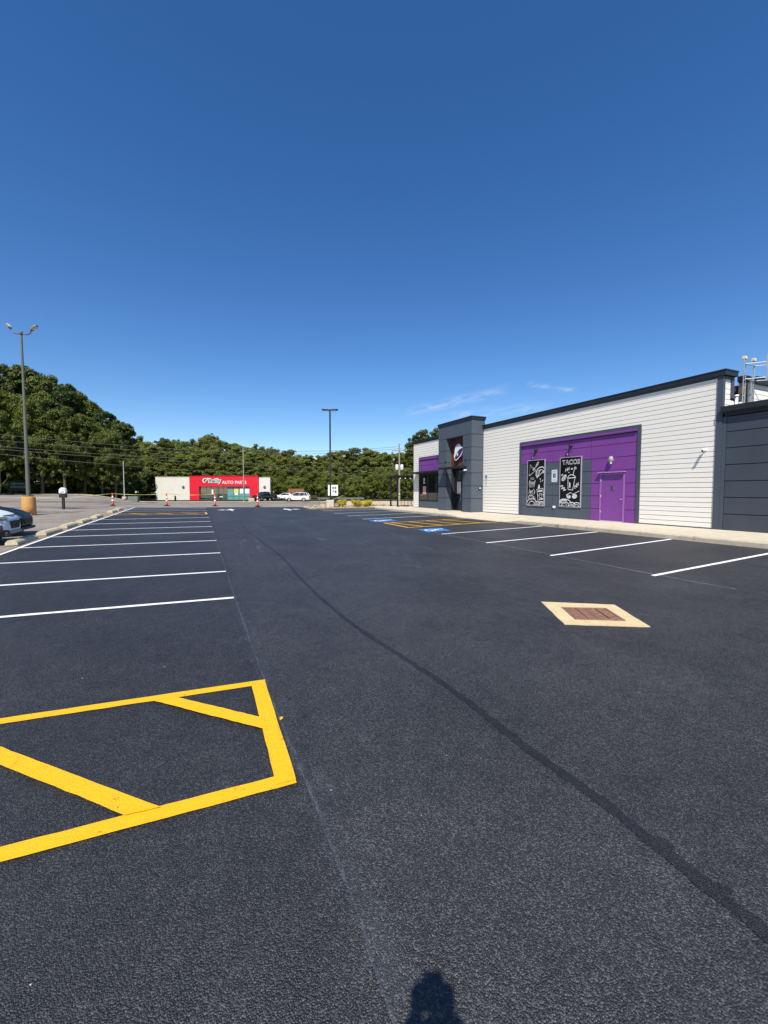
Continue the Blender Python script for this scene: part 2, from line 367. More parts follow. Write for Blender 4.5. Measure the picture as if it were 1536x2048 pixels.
for dx in (0, -1.45, -2.9): slant((-2.05 + dx, 4.33 - .15*dx), (-.44 + dx, 2.725 - .06*dx), (-1.87 + dx, 4.31 - .15*dx), (-.25 + dx, 2.705 - .06*dx))
MB().add([(.575, 3.41, G(.575, 3.41)+PD+.003), (.60, 3.40, G(.6, 3.4)+PD+.003), (.59, 3.37, G(.59, 3.37)+PD+.003), (.565, 3.36, G(.56, 3.36)+PD+.003)], [(0, 1, 2, 3)]).build('paint_drip', M_yellow, lot)
# far yellow aisle on the left row and the one on the right row
for a, b in (((-5.6, 30.2), (.42, 29.1)), ((-5.6, 31.4), (.42, 30.7))): strip('hatch_line', [a, b], .12, PD, M_yellow, lot)
strip('hatch_line', [(.38, 29.05), (.36, 30.75)], .12, PD + .004, M_yellow, lot)
for x in (-4.6, -3.1, -1.6, -.1): strip('hatch_line', [(x, 29.5 - .1*x), (x - 1.1, 30.9 - .1*x)], .12, PD + .008, M_yellow, lot)
strip('hatch_line', [(8.6, 19.2), (11, 18.95), (13.38, 18.7)], .11, PD, M_yellow, lot)
strip('hatch_line', [(8.68, 16.68), (11, 16.37), (13.38, 16.0)], .11, PD, M_yellow, lot)
strip('hatch_line', [(8.64, 19.24), (8.70, 16.64)], .11, PD + .004, M_yellow, lot)
for x in (8.95, 9.92, 10.89, 11.88): strip('hatch_line', [(x, 19.1 - .1*(x - 9)), (x + .5, 16.55 - .13*(x - 9))], .1, PD + .008, M_yellow, lot)
# blue wheelchair squares
def wheelchair_polys():
    P = []
    def ring(cx, cy, r0, r1, a0, a1, n=12):
        a = [R(a0 + (a1-a0)*i/n) for i in range(n+1)]
        for i in range(n): P.append([(cx+r0*math.cos(a[i]), cy+r0*math.sin(a[i])), (cx+r1*math.cos(a[i]), cy+r1*math.sin(a[i])), (cx+r1*math.cos(a[i+1]), cy+r1*math.sin(a[i+1])), (cx+r0*math.cos(a[i+1]), cy+r0*math.sin(a[i+1]))])
    def bar(x0, y0, x1, y1, w):
        d = Vector((x1-x0, y1-y0)).normalized(); nn = Vector((-d.y, d.x)) * w/2
        P.append([(x0+nn.x, y0+nn.y), (x0-nn.x, y0-nn.y), (x1-nn.x, y1-nn.y), (x1+nn.x, y1+nn.y)])
    ring(-.05, -.14, .17, .24, 120, 400)
    ring(-.09, .36, 0.001, .07, 0, 360, 8)
    bar(-.08, .27, -.04, .02, .09); bar(-.04, .03, .16, .02, .075); bar(.15, .03, .24, -.24, .075); bar(.22, -.23, .33, -.2, .07); bar(-.06, .16, .12, .15, .06)
    return P
def accessible_square(cx, cy, w, h, rot):
    ca, sa = math.cos(rot), math.sin(rot)
    def pt(u, v, d): x, y = cx+u*ca-v*sa, cy+u*sa+v*ca; return (x, y, G(x, y)+d)
    k = 6; mb = MB(); vs = [pt(-w/2+w*i/k, -h/2+h*j/k, PD) for j in range(k+1) for i in range(k+1)]
    mb.add(vs, [(j*(k+1)+i, j*(k+1)+i+1, (j+1)*(k+1)+i+1, (j+1)*(k+1)+i) for j in range(k) for i in range(k)])
    o = mb.build('accessible_marking', M_blue, lot)
    s = MB()
    for i, q in enumerate(wheelchair_polys()): s.add([pt(u*w, v*h, PD + .004 + i*.0001) for u, v in q], [(0, 1, 2, 3)])
    s.build('wheelchair_symbol', M_white, o)
accessible_square(9.2, 15.2, 1.05, 1.1, R(-94)); accessible_square(9.12, 20.45, 1.1, 1.3, R(-94))
# direction arrows
def arrow(cx, cy, flip, L=2.6):
    pts = [(-.06, -L/2), (.06, -L/2), (.06, .1), (.32, .1), (0, L/2), (-.32, .1), (-.06, .1)]
    turn = [(-.06, -.5), (-.06, -.36), (-.55, -.1), (-.55, -.34), (-1.05, .08), (-.55, .5), (-.55, .24), (-.06, -.06)]
    m = MB(); f = -1 if flip else 1
    for q in (pts, [(u*f, v) for u, v in turn]):
        m.add([(cx+u, cy+v, G(cx+u, cy+v)+PD+.002*(q is not pts)) for u, v in q], [tuple(range(len(q)))])
    m.build('arrow_marking', M_white, lot)
arrow(2.2, 33.4, False); arrow(6.3, 32.6, True)
# crack sealer, chalk lines, scuffs, specks
seam = [(2.23, .2), (2.225, .86), (2.245, 1.29), (2.23, 1.69), (2.18, 2.28), (2.18, 2.83), (2.14, 3.45), (2.06, 4.15), (1.97, 4.9), (1.91, 5.63), (1.88, 6.87), (1.9, 8.54), (1.96, 10), (1.99, 11.5), (1.93, 13.5), (1.84, 17.4), (1.86, 22.2)]
sw = [.085, .09, .085, .07, .085, .07, .062, .058, .062, .06, .055, .05, .05, .045, .045, .045, .03]
strip('tar_seam', [(x + random.uniform(-.012, .012), y) for x, y in seam], sw, .004, M_tar, lot, .010, .045)
for x_, y_, r_ in ((2.29, 1.33, .03), (2.15, 2.5, .022), (2.20, 3.1, .02), (1.99, 5.0, .02), (1.86, 6.4, .02), (2.29, 1.05, .025), (2.12, 3.9, .018)):
    c_ = MB(); c_.add([(x_ + r_*random.uniform(.6, 1.2)*math.cos(q*.7), y_ + 1.5*r_*random.uniform(.6, 1.2)*math.sin(q*.7), G(x_, y_) + .0036) for q in range(9)], [tuple(range(9))]); c_.build('tar_drip', M_tar, lot)
strip('chalk_line', [(.60, 1.0), (.615, 1.62), (.615, 2.2), (.57, 3.4), (.552, 4.2), (.515, 7.3), (.50, 15), (.42, 24), (.35, 38)], [.02, .02, .02, .018, .018, .026, .032, .045, .05], .0055, M_chalk, lot, .004, .06)
strip('chalk_line', [(.66, 1.0), (.65, 2.2), (.62, 3.4), (.57, 4.6), (.52, 7.2)], [.16, .16, .16, .14, .08], .0045, M_haze, lot, .03, .15)
strip('chalk_line', [(9.05, 4.2), (8.98, 5.7), (8.94, 8.6), (8.8, 14), (8.75, 20), (8.72, 31)], [.03, .035, .035, .045, .045, .045], .0055, M_chalkR, lot, .004, .08)
for x0, y0, x1, y1, w in ((2.6, 15.5, 2.2, 21, .25), (3.0, 18, 2.9, 24, .2), (1.2, 11, 1.3, 19, .3), (1.6, 12, 1.9, 21, .22), (4.6, 8, 5.4, 12, .35), (3.2, 4.5, 3.05, 5.9, .22), (6.2, 10.4, 7.5, 17, .3), (4.0, 14, 4.5, 23, .4)):
    strip('tyre_scuff', [(x0, y0), ((x0+x1)/2 + .08, (y0+y1)/2), (x1, y1)], w, .0042 + random.uniform(0, .0008), M_scuff, lot, .03, .3)
sp = MB()
for k in range(110):
    x = random.uniform(-4.5, 8); y = random.uniform(1.6, 26); s_ = random.uniform(.002, .007) * (1 + y * .03)
    a = random.uniform(0, 3); sp.add([(x + s_*math.cos(a + q*2.1), y + s_*math.sin(a + q*2.1)*random.uniform(.6, 1.2), G(x, y) + .004) for q in range(3)] + [(x, y, G(x, y) + .004 + s_*.6)], [(0, 1, 3), (1, 2, 3), (2, 0, 3)])
sp.build('stray_grit', mat('pale_grit', '#a9a294', .9, .2), lot)['kind'] = 'stuff'
# storm drain
DC = (5.45, 4.37); dz_ = G(*DC) + .004; drn = empty('storm_drain', (DC[0], DC[1], dz_), label='rusty iron storm drain grate set in a square tan concrete collar', cat='storm drain')
oc = [(5.22, 5.15), (6.21, 4.54), (5.69, 3.61), (4.67, 4.16)]; ic = [(5.29, 4.80), (5.92, 4.46), (5.61, 3.91), (4.98, 4.25)]
M_collar = mat('drain_collar', '#cbb78e', .85, .2, .12, 7, .25, 60, dirt=((.30, .24, .15), 6, .62, .8)); M_iron = mat('rusty_grate', (.25, .135, .09), .75, .3, .35, 14, .3, 50)
c = MB()
def edge(a, b, n): return [(a[0]+(b[0]-a[0])*k/n + random.uniform(-.007, .007), a[1]+(b[1]-a[1])*k/n + random.uniform(-.007, .007)) for k in range(n)]
ring_o = sum((edge(oc[k], oc[(k+1) % 4], 8) for k in range(4)), []); ring_i = sum(([(ic[k][0]+(ic[(k+1) % 4][0]-ic[k][0])*q/8, ic[k][1]+(ic[(k+1) % 4][1]-ic[k][1])*q/8) for q in range(8)] for k in range(4)), [])
vs = [(x-DC[0], y-DC[1], G(x, y)-dz_-.02) for x, y in ring_o] + [(x-DC[0], y-DC[1], G(x, y)-dz_+.010) for x, y in ring_o] + [(x-DC[0], y-DC[1], G(x, y)-dz_+.006) for x, y in ring_i] + [(x-DC[0], y-DC[1], G(x, y)-dz_-.06) for x, y in ring_i]
c.add(vs, [(r_*32+k, r_*32+(k+1) % 32, (r_+1)*32+(k+1) % 32, (r_+1)*32+k) for r_ in range(3) for k in range(32)]).build('concrete_collar', M_collar, drn)
def gp(u, v, z):                       # u along the first inner side, v across
    a = (ic[0][0]+(ic[1][0]-ic[0][0])*u, ic[0][1]+(ic[1][1]-ic[0][1])*u); b = (ic[3][0]+(ic[2][0]-ic[3][0])*u, ic[3][1]+(ic[2][1]-ic[3][1])*u)
    return (a[0]+(b[0]-a[0])*v-DC[0], a[1]+(b[1]-a[1])*v-DC[1], z)
def gbar(mb, u0, v0, u1, v1, z0, z1): mb.prism([(u0, v0), (u1, v0), (u1, v1), (u0, v1)], lambda u, v, d: gp(u, v, d), z0, z1)
c = MB(); gbar(c, .01, .01, .99, .05, -.03, .009); gbar(c, .01, .95, .99, .99, -.03, .009); gbar(c, .01, .05, .05, .95, -.03, .009); gbar(c, .95, .05, .99, .95, -.03, .009)
for k in (1, 2, 3): gbar(c, k*.25-.02, .05, k*.25+.02, .95, -.03, .0085)
gt = c.build('grate', M_iron, drn)
for q in range(4):
    for k in range(9): 
        c = MB(); gbar(c, .05 + q*.25*.94 + .02, .065 + k*.1, .235 + q*.25*.94, .110 + k*.1, -.03, .007); c.build('grate_bar', M_iron, gt)
c = MB(); gbar(c, .0, .0, 1, 1, -.10, -.055); c.build('sump', mat('sump_dark', (.008, .007, .006), .9, .1), drn)
# old faded lines left of the row and on the drive
for y in (18.9, 21.5, 24.1, 26.6, 29.3, 32.6):
    strip('faded_line', [(-6.3, y), (-13, y + .9)], .1, -.008, M_fade, old, .01)
strip('faded_line', [(-7, 33.5), (-12, 41), (-3, 46)], .12, -.008, M_fade, old, .01)
M_patch = veil('pavement_stain', (.085, .08, .074), .8, 1.1, (.35, 1, 1), .42, .68)
for x0, y0, x1, y1, w in ((-30, 47, -7, 40, 3.0), (-34, 60, -8, 52, 4.0), (-26, 36, -7.5, 34.5, 2.2), (-9, 48, 14, 42, 1.6), (-12, 57, 18, 50, 2.0), (-40, 75, -12, 66, 4.0)):
    strip('pavement_stain', [(x0, y0), ((x0+x1)/2, (y0+y1)/2 + .6), (x1, y1)], w, -.012, M_patch, old, .2, 1.0)
M_tan = mat('drive_concrete', '#b5aa94', .9, .2, .15, 1.0, .2, 30)
# pale concrete apron and kerbs in front of the far store
def band(name, pts, w, dz, m, h=0):
    o = strip(name, pts, w, dz, m, None, .02, 1.5); return tag(o, kind='structure')
band('street', [(-40, 74), (-10, 66), (12, 57), (40, 45)], 6.5, -.006, asphalt('street_asphalt', (.29, .27, .24), (.42, .39, .35), .4, rough=.85, spec=.25))
band('far_pavement', [(-40, 97), (-8, 83.5), (15, 73), (45, 59)], 5.0, .02, M_tan)
band('verge', [(-24, 66.6), (-10, 61.2), (12, 52.4), (30, 45)], .5, .03, M_conc)
# ------------------------------------------------------------------ sidewalk, kerb, island
def kz(y): return .60 - .13 * smoothstep(14.6, 15.9, y) * (1 - smoothstep(19.4, 20.8, y))
walk = empty('sidewalk', (KX, 0, 0), kind='structure')
y = -8.0; i = 0
while y < 33.5:
    L = 1.52; y1 = min(y + L, 34.0); g = .006
    mb = MB(); ys = [y + g, (y + y1) / 2, y1 - g]; vs = []
    for q in ys:
        vs += [(KX + .155, q, kz(q)), (KX + 1.6, q, .605), (16.495, q, .612), (16.495, q, .30), (KX + .155, q, .30)]
    fs = [(j*5+k, j*5+k+1, j*5+6+k, j*5+5+k) for j in range(2) for k in range(2)] + [(0, 4, 3, 2, 1), (10, 11, 12, 13, 14), (0, 5, 9, 4), (5, 10, 14, 9)]
    mb.add(vs, fs).build('paving_slab', M_walk, walk, (KX, 0, 0)); y = y1
y = -8.0
while y < 31.8:
    y1 = min(y + 3.04, 31.85); mb = MB(); ys = frange(y + .004, y1 - .004, .76); vs = []
    for q in ys:
        t = kz(q); vs += [(KX, q, .25), (KX, q, t - .03), (KX + .012, q, t - .008), (KX + .035, q, t), (KX + .148, q, t), (KX + .148, q, .25)]
    m = len(ys); fs = [(j*6+k, j*6+k+1, j*6+7+k, j*6+6+k) for j in range(m-1) for k in range(5)] + [(5, 4, 3, 2, 1, 0), tuple((m-1)*6+k for k in range(6))]
    mb.add(vs, fs).build('kerb_stone', M_conc, walk, (KX, 0, 0)); y = y1
isl = empty('planted_island', (10, 34, .6), kind='structure')
def iy(x): return 31.98
outl = [(7.85, 32.5), (8.05, 32.1), (8.5, 31.95), (10, 31.93), (12, 31.92), (13.4, 31.9), (16.4, 34.02), (19.5, 36.5), (20, 39.5), (14, 39.5), (10.0, 38.5), (8.6, 36.5), (7.9, 34)]
M_bed = mat('island_gravel', '#a3927a', .95, .1, .35, 9, .8, 26)
mb = MB(); mb.prism([(x, y) for x, y in outl], lambda u, v, d: (u, v, d), .3, .60); mb.build('gravel_bed', M_bed, isl, (10, 34, .6))
for a, b in zip(outl[:5] + outl[-2:], outl[1:6] + [outl[-1], outl[0]]):
    a, b = Vector(a), Vector(b); t = (b - a).normalized(); n_ = Vector((-t.y, t.x)) * .15
    if t.length == 0: continue
    q = [(a.x, a.y), (b.x, b.y), (b.x + n_.x, b.y + n_.y), (a.x + n_.x, a.y + n_.y)]
    if a == Vector(outl[-2]) or a == Vector(outl[-1]): q = [(a.x, a.y), (b.x, b.y), (b.x - .15 * 0 + .15, b.y), (a.x + .15, a.y)]
    MB().prism(q, lambda u, v, d: (u, v, d), .3, .64).build('kerb_stone', M_conc, isl, (10, 34, .6))
M_rock = mat('river_rock', '#b09a80', .85, .2, .35, 5, .4, 30)
M_rock2 = mat('dark_river_rock', '#7d6654', .85, .2, .35, 5, .4, 30)
def rock_mesh(seed):
    r = random.Random(seed); bm = bmesh.new(); bmesh.ops.create_icosphere(bm, subdivisions=2, radius=1)
    k = [Vector((r.uniform(-1, 1), r.uniform(-1, 1), r.uniform(-1, 1))).normalized() for _ in range(9)]
    for v in bm.verts:
        for q in k:
            d = v.co.dot(q) - .72
            if d > 0: v.co -= q * d
        v.co.z *= .7
    me = bpy.data.meshes.new('rock'); bm.to_mesh(me); bm.free(); return me
RM = [rock_mesh(i) for i in range(5)]
for i, me in enumerate(RM): me.materials.append(M_rock if i < 3 else M_rock2)
k = 0; rr = random.Random(3)
spots = [(9.35, 33.2, .30), (9.7, 32.9, .19), (9.05, 32.7, .16)] + [(rr.uniform(8.3, 11), rr.uniform(32.3, 35.5), rr.uniform(.07, .17)) for _ in range(34)] + [(rr.uniform(12.8, 16.4), rr.uniform(33.9, 36.5), rr.uniform(.08, .2)) for _ in range(40)]
for x, y, s in spots:
    o = bpy.data.objects.new('rock', RM[k % 5]); col.objects.link(o); o.location = (x, y, .60 + s * .35); o.scale = (s, s * rr.uniform(.7, 1), s * rr.uniform(.8, 1.1)); o.rotation_euler = (rr.uniform(-.3, .3), rr.uniform(-.3, .3), rr.uniform(0, 6)); k += 1
    big = k == 1
    tag(o, 'largest pale boulder on the island left of the concrete lamp base' if big else 'small tan river rock lying in the gravel island beyond the stalls', 'rock', None if big else 'river rocks on the planted island')
wall = empty('low_concrete_wall', (16, 38, .55), label='low pale concrete kerb wall behind the rocks beside the black patio posts', cat='wall')
for a, b in (((12.6, 38.6), (15.0, 37.6)), ((15.02, 37.59), (17.4, 36.6)), ((17.42, 36.59), (19.8, 35.6))):
    a, b = Vector(a), Vector(b); t = (b-a).normalized(); n_ = Vector((-t.y, t.x))*.2
    MB().prism([(a.x, a.y), (b.x, b.y), (b.x+n_.x, b.y+n_.y), (a.x+n_.x, a.y+n_.y)], lambda u, v, d: (u, v, d), .4, .98).build('wall_block', M_conc, wall, (16, 38, .55))

# ------------------------------------------------------------------ restaurant
W = 16.5; B = (W, 8.3, .6)
M_siding = mat('white_siding', (.82, .78, .70), .6, .3, .035, 2.0, .25, 90, streak=(1, .6, 9))
M_gap = mat('siding_backing', (.07, .07, .07), .9, .1)
M_grey = mat('slate_panel', (.070, .088, .110), .55, .35, .07, 1.6, .05, 60)
M_greyd = mat('slate_trim', (.060, .073, .092), .5, .35, .07, 1.8)
M_cop = mat('black_coping', (.017, .019, .021), .45, .4, .15, 2)
M_purple = mat('purple_panel', (.185, .047, .255), .5, .4, .06, 1.3, .05, 60)
M_pdoor = mat('purple_door_paint', (.19, .051, .26), .42, .45, .06, 2.5, .08, 8)
M_pjoint = mat('purple_joint', (.035, .008, .055), .8, .2)
M_black = mat('black_metal', (.012, .012, .013), .45, .45, .15, 4)
M_rust = mat('rust_panel', (.115, .034, .018), .7, .3, .3, 2.2, .1, 30, streak=(1, 1, .35))
M_glass = mat('dark_glass', (.012, .016, .018), .03, .8, .1, 2); M_glass.node_tree.nodes['Principled BSDF'].inputs['IOR'].default_value = 2.0
M_wht = mat('white_print', (.78, .78, .76), .6, .3, .03, 5)
M_chalkart = mat('chalk_print', (.56, .56, .55), .7, .2, .25, 9); M_blk = mat('poster_black', (.006, .0055, .0055), .6, .2, .1, 5)
M_steel = mat('galvanised_steel', (.52, .53, .52), .45, .5, .12, 8, metal=.5)
M_lightgrey = mat('pale_plastic', (.62, .62, .6), .5, .4, .06, 6)

rest = empty('restaurant_building', B, label='white-sided restaurant with purple door bay, slate grey entrance tower and black coping', cat='building')
def part(mb, name, m, parent=None): return mb.build(name, m, parent or rest, B)
# hidden core of the walls
c = MB(); c.box((W + .03, 8.33, .30), (30, 30.62, 5.25)); c.box((W + .03, 8.33, 5.25), (17.1, 30.62, 5.98)); c.box((18.45, 8.33, 5.25), (30, 14, 5.9))
part(c, 'wall_core', M_gap)
# siding: every board an object, one shared mesh per length class
PITCH = 5.22 / 29; Z0 = .655
pm = MB(); pm.add([(0, 0, 0), (0, 1, 0), (-.002, 0, PITCH - .017), (-.002, 1, PITCH - .017), (.028, 0, 0), (.028, 1, 0), (.028, 0, PITCH - .017), (.028, 1, PITCH - .017)],
       [(0, 1, 3, 2), (0, 4, 5, 1), (2, 3, 7, 6), (0, 2, 6, 4), (1, 5, 7, 3)])
plank0 = pm.build('plank', M_siding, rest); plank_me = plank0.data; bpy.data.objects.remove(plank0)
def plank(y0, y1, z, x=W, rot=0):
    o = bpy.data.objects.new('plank', plank_me); col.objects.link(o); o.parent = rest
    o.location = (x - W, y0 - B[1], z - B[2]); o.scale = (1, y1 - y0, 1)
    if rot: o.rotation_euler = (0, 0, rot)
    return o
rj = random.Random(2)
def run(y0, y1, z):
    """a course of boards with the odd butt joint"""
    if y1 - y0 > 4.2:
        c = y0 + (y1 - y0) * rj.choice((.28, .42, .5, .61, .74)); plank(y0, c - .0025, z); plank(c + .0025, y1, z)
    else: plank(y0, y1, z)
for k in range(29):
    z = Z0 + k * PITCH
    if z + PITCH * .6 < 4.68: run(8.42, 11.075, z); run(18.055, 21.31, z)
    else: run(8.42, 21.31, z)
    if z + PITCH * .6 < 4.63: plank(29.72, 30.62, z)
    else: plank(25.26, 30.62, z)
# near end wall facing the wing: boards run away from the corner
for k in range(29):
    z = Z0 + k * PITCH
    if z < 4.6: continue
    segs = [(16.62, 17.02)] if z + PITCH > 5.25 else [(16.62, 18.4)]
    if z < 5.8: segs.append((18.46, 22.5))
    for a, b in segs:
        o = plank(0, b - a, z, rot=R(-90)); o.location = (a - W, 8.3 - B[1], z - B[2]); o.rotation_euler = (0, 0, R(-90)); o.scale.x = -1
# trims
c = MB(); c.box((W - .035, 8.24, .58), (W + .03, 8.415, 5.90)); c.box((W - .03, 8.25, 5.878), (W + .02, 21.33, 5.93)); part(c, 'corner_trim', M_greyd)
c = MB(); c.box((W + .032, 8.25, 4.7), (16.615, 8.31, 5.90)); c.box((17.03, 8.25, 5.2), (17.16, 8.31, 5.92)); c.box((16.62, 8.25, 5.84), (17.03, 8.31, 5.92)); c.box((17.16, 8.25, 5.18), (17.62, 8.31, 5.31)); c.box((18.40, 8.26, 4.7), (18.46, 8.31, 5.85)); part(c, 'corner_trim', M_greyd)
def coping(x0, y0, x1, y1, z0, z1, name='coping'):
    c = MB(); c.box((x0, y0, z0), (x1, y1, z1 - .035)); c.box((x0 - .018, y0 - .018, z1 - .035), (x1 + .018, y1 + .018, z1)); return part(c, name, M_cop)
coping(W - .09, 8.16, 17.19, 21.34, 5.93, 6.12); coping(W - .09, 25.25, 17.2, 30.8, 5.96, 6.12); coping(18.38, 8.16, 23, 8.7, 5.86, 6.08)
c = MB(); c.box((W - .012, 8.42, .56), (W + .028, 11.08, .652)); c.box((W - .012, 18.05, .56), (W + .028, 21.3, .652)); c.box((W - .012, 29.7, .56), (W + .028, 30.6, .652)); part(c, 'base_trim', M_greyd)
# ---- purple and grey bay
PX = W + .012
bay = part(MB().box((PX + .022, 11.22, .56), (PX + .05, 17.92, 4.56)), 'bay_backing', M_pjoint)
c = MB(); c.box((W - .03, 11.085, .60), (W + .028, 11.225, 4.68)); c.box((W - .03, 17.905, .60), (W + .028, 18.045, 4.68)); c.box((W - .03, 11.225, 4.55), (W + .028, 17.905, 4.68)); part(c, 'bay_frame', M_greyd)
def panel(y0, y1, z0, z1, m, x=PX, th=.02, g=.012, parent=None, name='panel'):
    return part(MB().box((x, y0 + g, z0 + g), (x + th, y1 - g, z1 - g)), name, m, parent or bay)
jz = [.60, 1.16, 1.74, 2.30, 2.865, 3.43, 3.995, 4.40]
for k in range(7):
    z0, z1 = jz[k], jz[k+1]
    if k >= 5:
        for a, b in ((13.44, 15.67), (15.67, 17.9)): panel(a, b, z0, z1, M_purple)
        panel(11.23, 13.44, z0, z1, M_purple)
    else:
        for a, b in ((13.41, 15.66), (15.66, 17.9)): panel(a, b, z0, z1, M_grey)
        if z0 > 2.7: panel(11.23, 13.41, z0, z1, M_purple)
        else: panel(11.23, 11.735, z0, z1 if k < 3 or True else z1, M_purple); panel(12.945, 13.41, z0, z1, M_purple)
part(MB().box((PX - .085, 11.24, 4.44), (PX + .02, 17.9, 4.545)), 'cornice_strip', M_purple, bay)
panel(11.75, 12.93, 2.80, 2.865, M_purple, g=.001)
# ---- purple service door
dr = part(MB().bevbox((PX - .006, 11.815, .66), (PX + .018, 12.855, 2.67), .004), 'door', M_pdoor)
c = MB(); c.box((PX - .03, 11.745, .60), (PX + .02, 11.81, 2.74)); c.box((PX - .03, 12.86, .60), (PX + .02, 12.93, 2.74)); c.box((PX - .03, 11.81, 2.675), (PX + .02, 12.86, 2.74)); part(c, 'door_frame', mat('pale_purple_frame', (.29, .115, .37), .5, .4, .06, 3), dr)
part(MB().box((PX - .15, 11.70, 2.765), (PX + .01, 12.97, 2.795)), 'door_hood', mat('hood_metal', (.42, .27, .47), .45, .4, .05, 4), dr)
part(MB().box((PX - .05, 11.80, .602), (PX + .015, 12.87, .652)), 'threshold', M_steel, dr)
c = MB(); c.box((PX - .016, 12.18, 1.98), (PX - .007, 12.41, 2.20)); part(c, 'window_frame', M_pdoor, dr)
part(MB().box((PX - .021, 12.215, 2.01), (PX - .0165, 12.375, 2.17)), 'window_pane', M_glass, dr)
c = MB()
for z in (.95, 1.65, 2.35): c.lathe((PX - .028, 12.862, z), [(.012, 0), (.012, .12)], 8)
part(c, 'hinge', M_steel, dr)
part(MB().lathe((PX - .03, 11.88, 1.6), [(.022, -.02), (.03, 0), (.022, .02)], 10), 'lock_cylinder', M_steel, dr)
# ---- slate entrance tower
TX = 15.6; T0, T1 = 21.34, 25.23; O0, O1 = 22.28, 24.25; TT = 6.5
c = MB(); c.box((TX + .03, T0 + .03, .3), (W + .4, O0 - .005, 5.53)); c.box((TX + .03, O1 + .03, .3), (W + .4, T1 - .03, 5.53)); c.box((TX + .03, T0 + .03, 5.56), (W + .12, T1 - .03, TT)); c.box((16.06, O0 - .01, 3.56), (W + .4, O1 + .04, 5.56))
tw = part(c, 'entrance_tower', mat('tower_joint', (.022, .028, .036), .8, .2))
tj = [.60, 1.49, 2.29, 3.11, 3.92, 4.74, 5.55]
def tpanel(x0, y0, z0, x1, y1, z1, m=None, name='tower_panel'): return part(MB().box((x0, y0, z0), (x1, y1, z1)), name, m or M_grey, tw)
g = .014
for z0, z1 in zip(tj, tj[1:]):
    tpanel(TX, T0, z0 + g, TX + .028, O0 - g, z1 - g)
    tpanel(TX, O1 + g, z0 + g, TX + .028, T1, z1 - g)
    tpanel(TX + .034, T0, z0 + g, W + .02, T0 + .028, z1 - g)
    tpanel(TX + .034, O1, z0 + g, 16.05, O1 + .028, z1 - g)
    tpanel(TX + .034, T1 - .028, z0 + g, W + .4, T1, z1 - g)
tpanel(TX, T0, 5.55 + g, TX + .028, T1, TT - .02); tpanel(TX + .034, T0, 5.55 + g, W + .12, T0 + .028, TT - .02); tpanel(TX + .034, T1 - .028, 5.55 + g, W + .12, T1, TT - .02)
tpanel(TX + .03, O0, 5.532, 16.1, O1, 5.555, M_grey, 'soffit_panel')
c = MB(); c.box((TX - .05, T0 - .05, 6.46), (W + .15, T1 + .05, 6.60)); c.box((TX - .07, T0 - .07, 6.60), (W + .17, T1 + .07, 6.66)); part(c, 'tower_coping', M_cop)
tpanel(16.03, O0 + .005, 3.56, 16.055, O1 - .005, 4.55, M_rust, 'rust_panel'); tpanel(16.03, O0 + .005, 4.56, 16.055, O1 - .005, 5.53, M_rust, 'rust_panel')
# canopy over the entrance and its hangers
c = MB(); c.box((TX - .52, 21.82, 3.44), (TX - .46, 24.42, 3.56)); c.box((TX - .06, 21.82, 3.44), (TX - .005, 24.42, 3.56)); c.box((TX - .46, 21.82, 3.44), (TX - .06, 21.88, 3.56)); c.box((TX - .46, 24.36, 3.44), (TX - .06, 24.42, 3.56)); c.box((TX - .46, 21.88, 3.47), (TX - .06, 24.36, 3.50))
cn = part(c, 'entrance_canopy', M_black, tw)
for y in (21.95, 24.3):
    part(MB().tube([(TX - .44, y, 3.56), (TX - .01, y, 4.0)], .014, 6).lathe((TX - .012, y, 4.0), [(.05, -.04), (.05, .04)], 8), 'hanger_rod', M_black, cn)
# glazed doors in the recess
DX = 16.34
c = MB()
for y in (22.3, 23.22, 24.16): c.box((DX - .03, y, .62), (DX + .03, y + .07, 3.44))
for z in (.62, 1.55, 2.72, 3.38): c.box((DX - .024, 22.37, z), (DX + .024, 23.22, z + .06)); c.box((DX - .024, 23.29, z), (DX + .024, 24.16, z + .06))
df = part(c, 'glass_door', M_black)
for y0, y1 in ((22.37, 23.22), (23.29, 24.16)):
    for z0, z1 in ((.68, 1.55), (1.61, 2.72), (2.78, 3.38)): part(MB().box((DX - .006, y0, z0), (DX + .006, y1, z1)), 'door_pane', M_glass, df)
part(MB().tube([(DX - .08, 23.40, 1.3), (DX - .08, 23.40, 2.1)], .016, 6), 'door_handle', M_steel, df)
part(MB().box((DX - .009, 23.5, 1.75), (DX - .0065, 23.95, 2.6)), 'door_notice', mat('grey_notice', (.22, .23, .23), .6, .3, .2, 5), df)
part(MB().box((DX - .009, 22.5, 1.0), (DX - .0065, 23.0, 1.3)), 'door_notice', mat('grey_notice', (.22, .23, .23), .6, .3, .2, 5), df)
c = MB(); c.box((16.08, O1 + .05, .3), (16.5, O1 + .1, 3.5)); c.box((16.06, O0 - .06, .3), (16.5, O0 - .012, 3.5)); c.box((16.08, O0, 3.50), (16.5, O1, 3.55)); part(c, 'door_reveal', M_greyd)
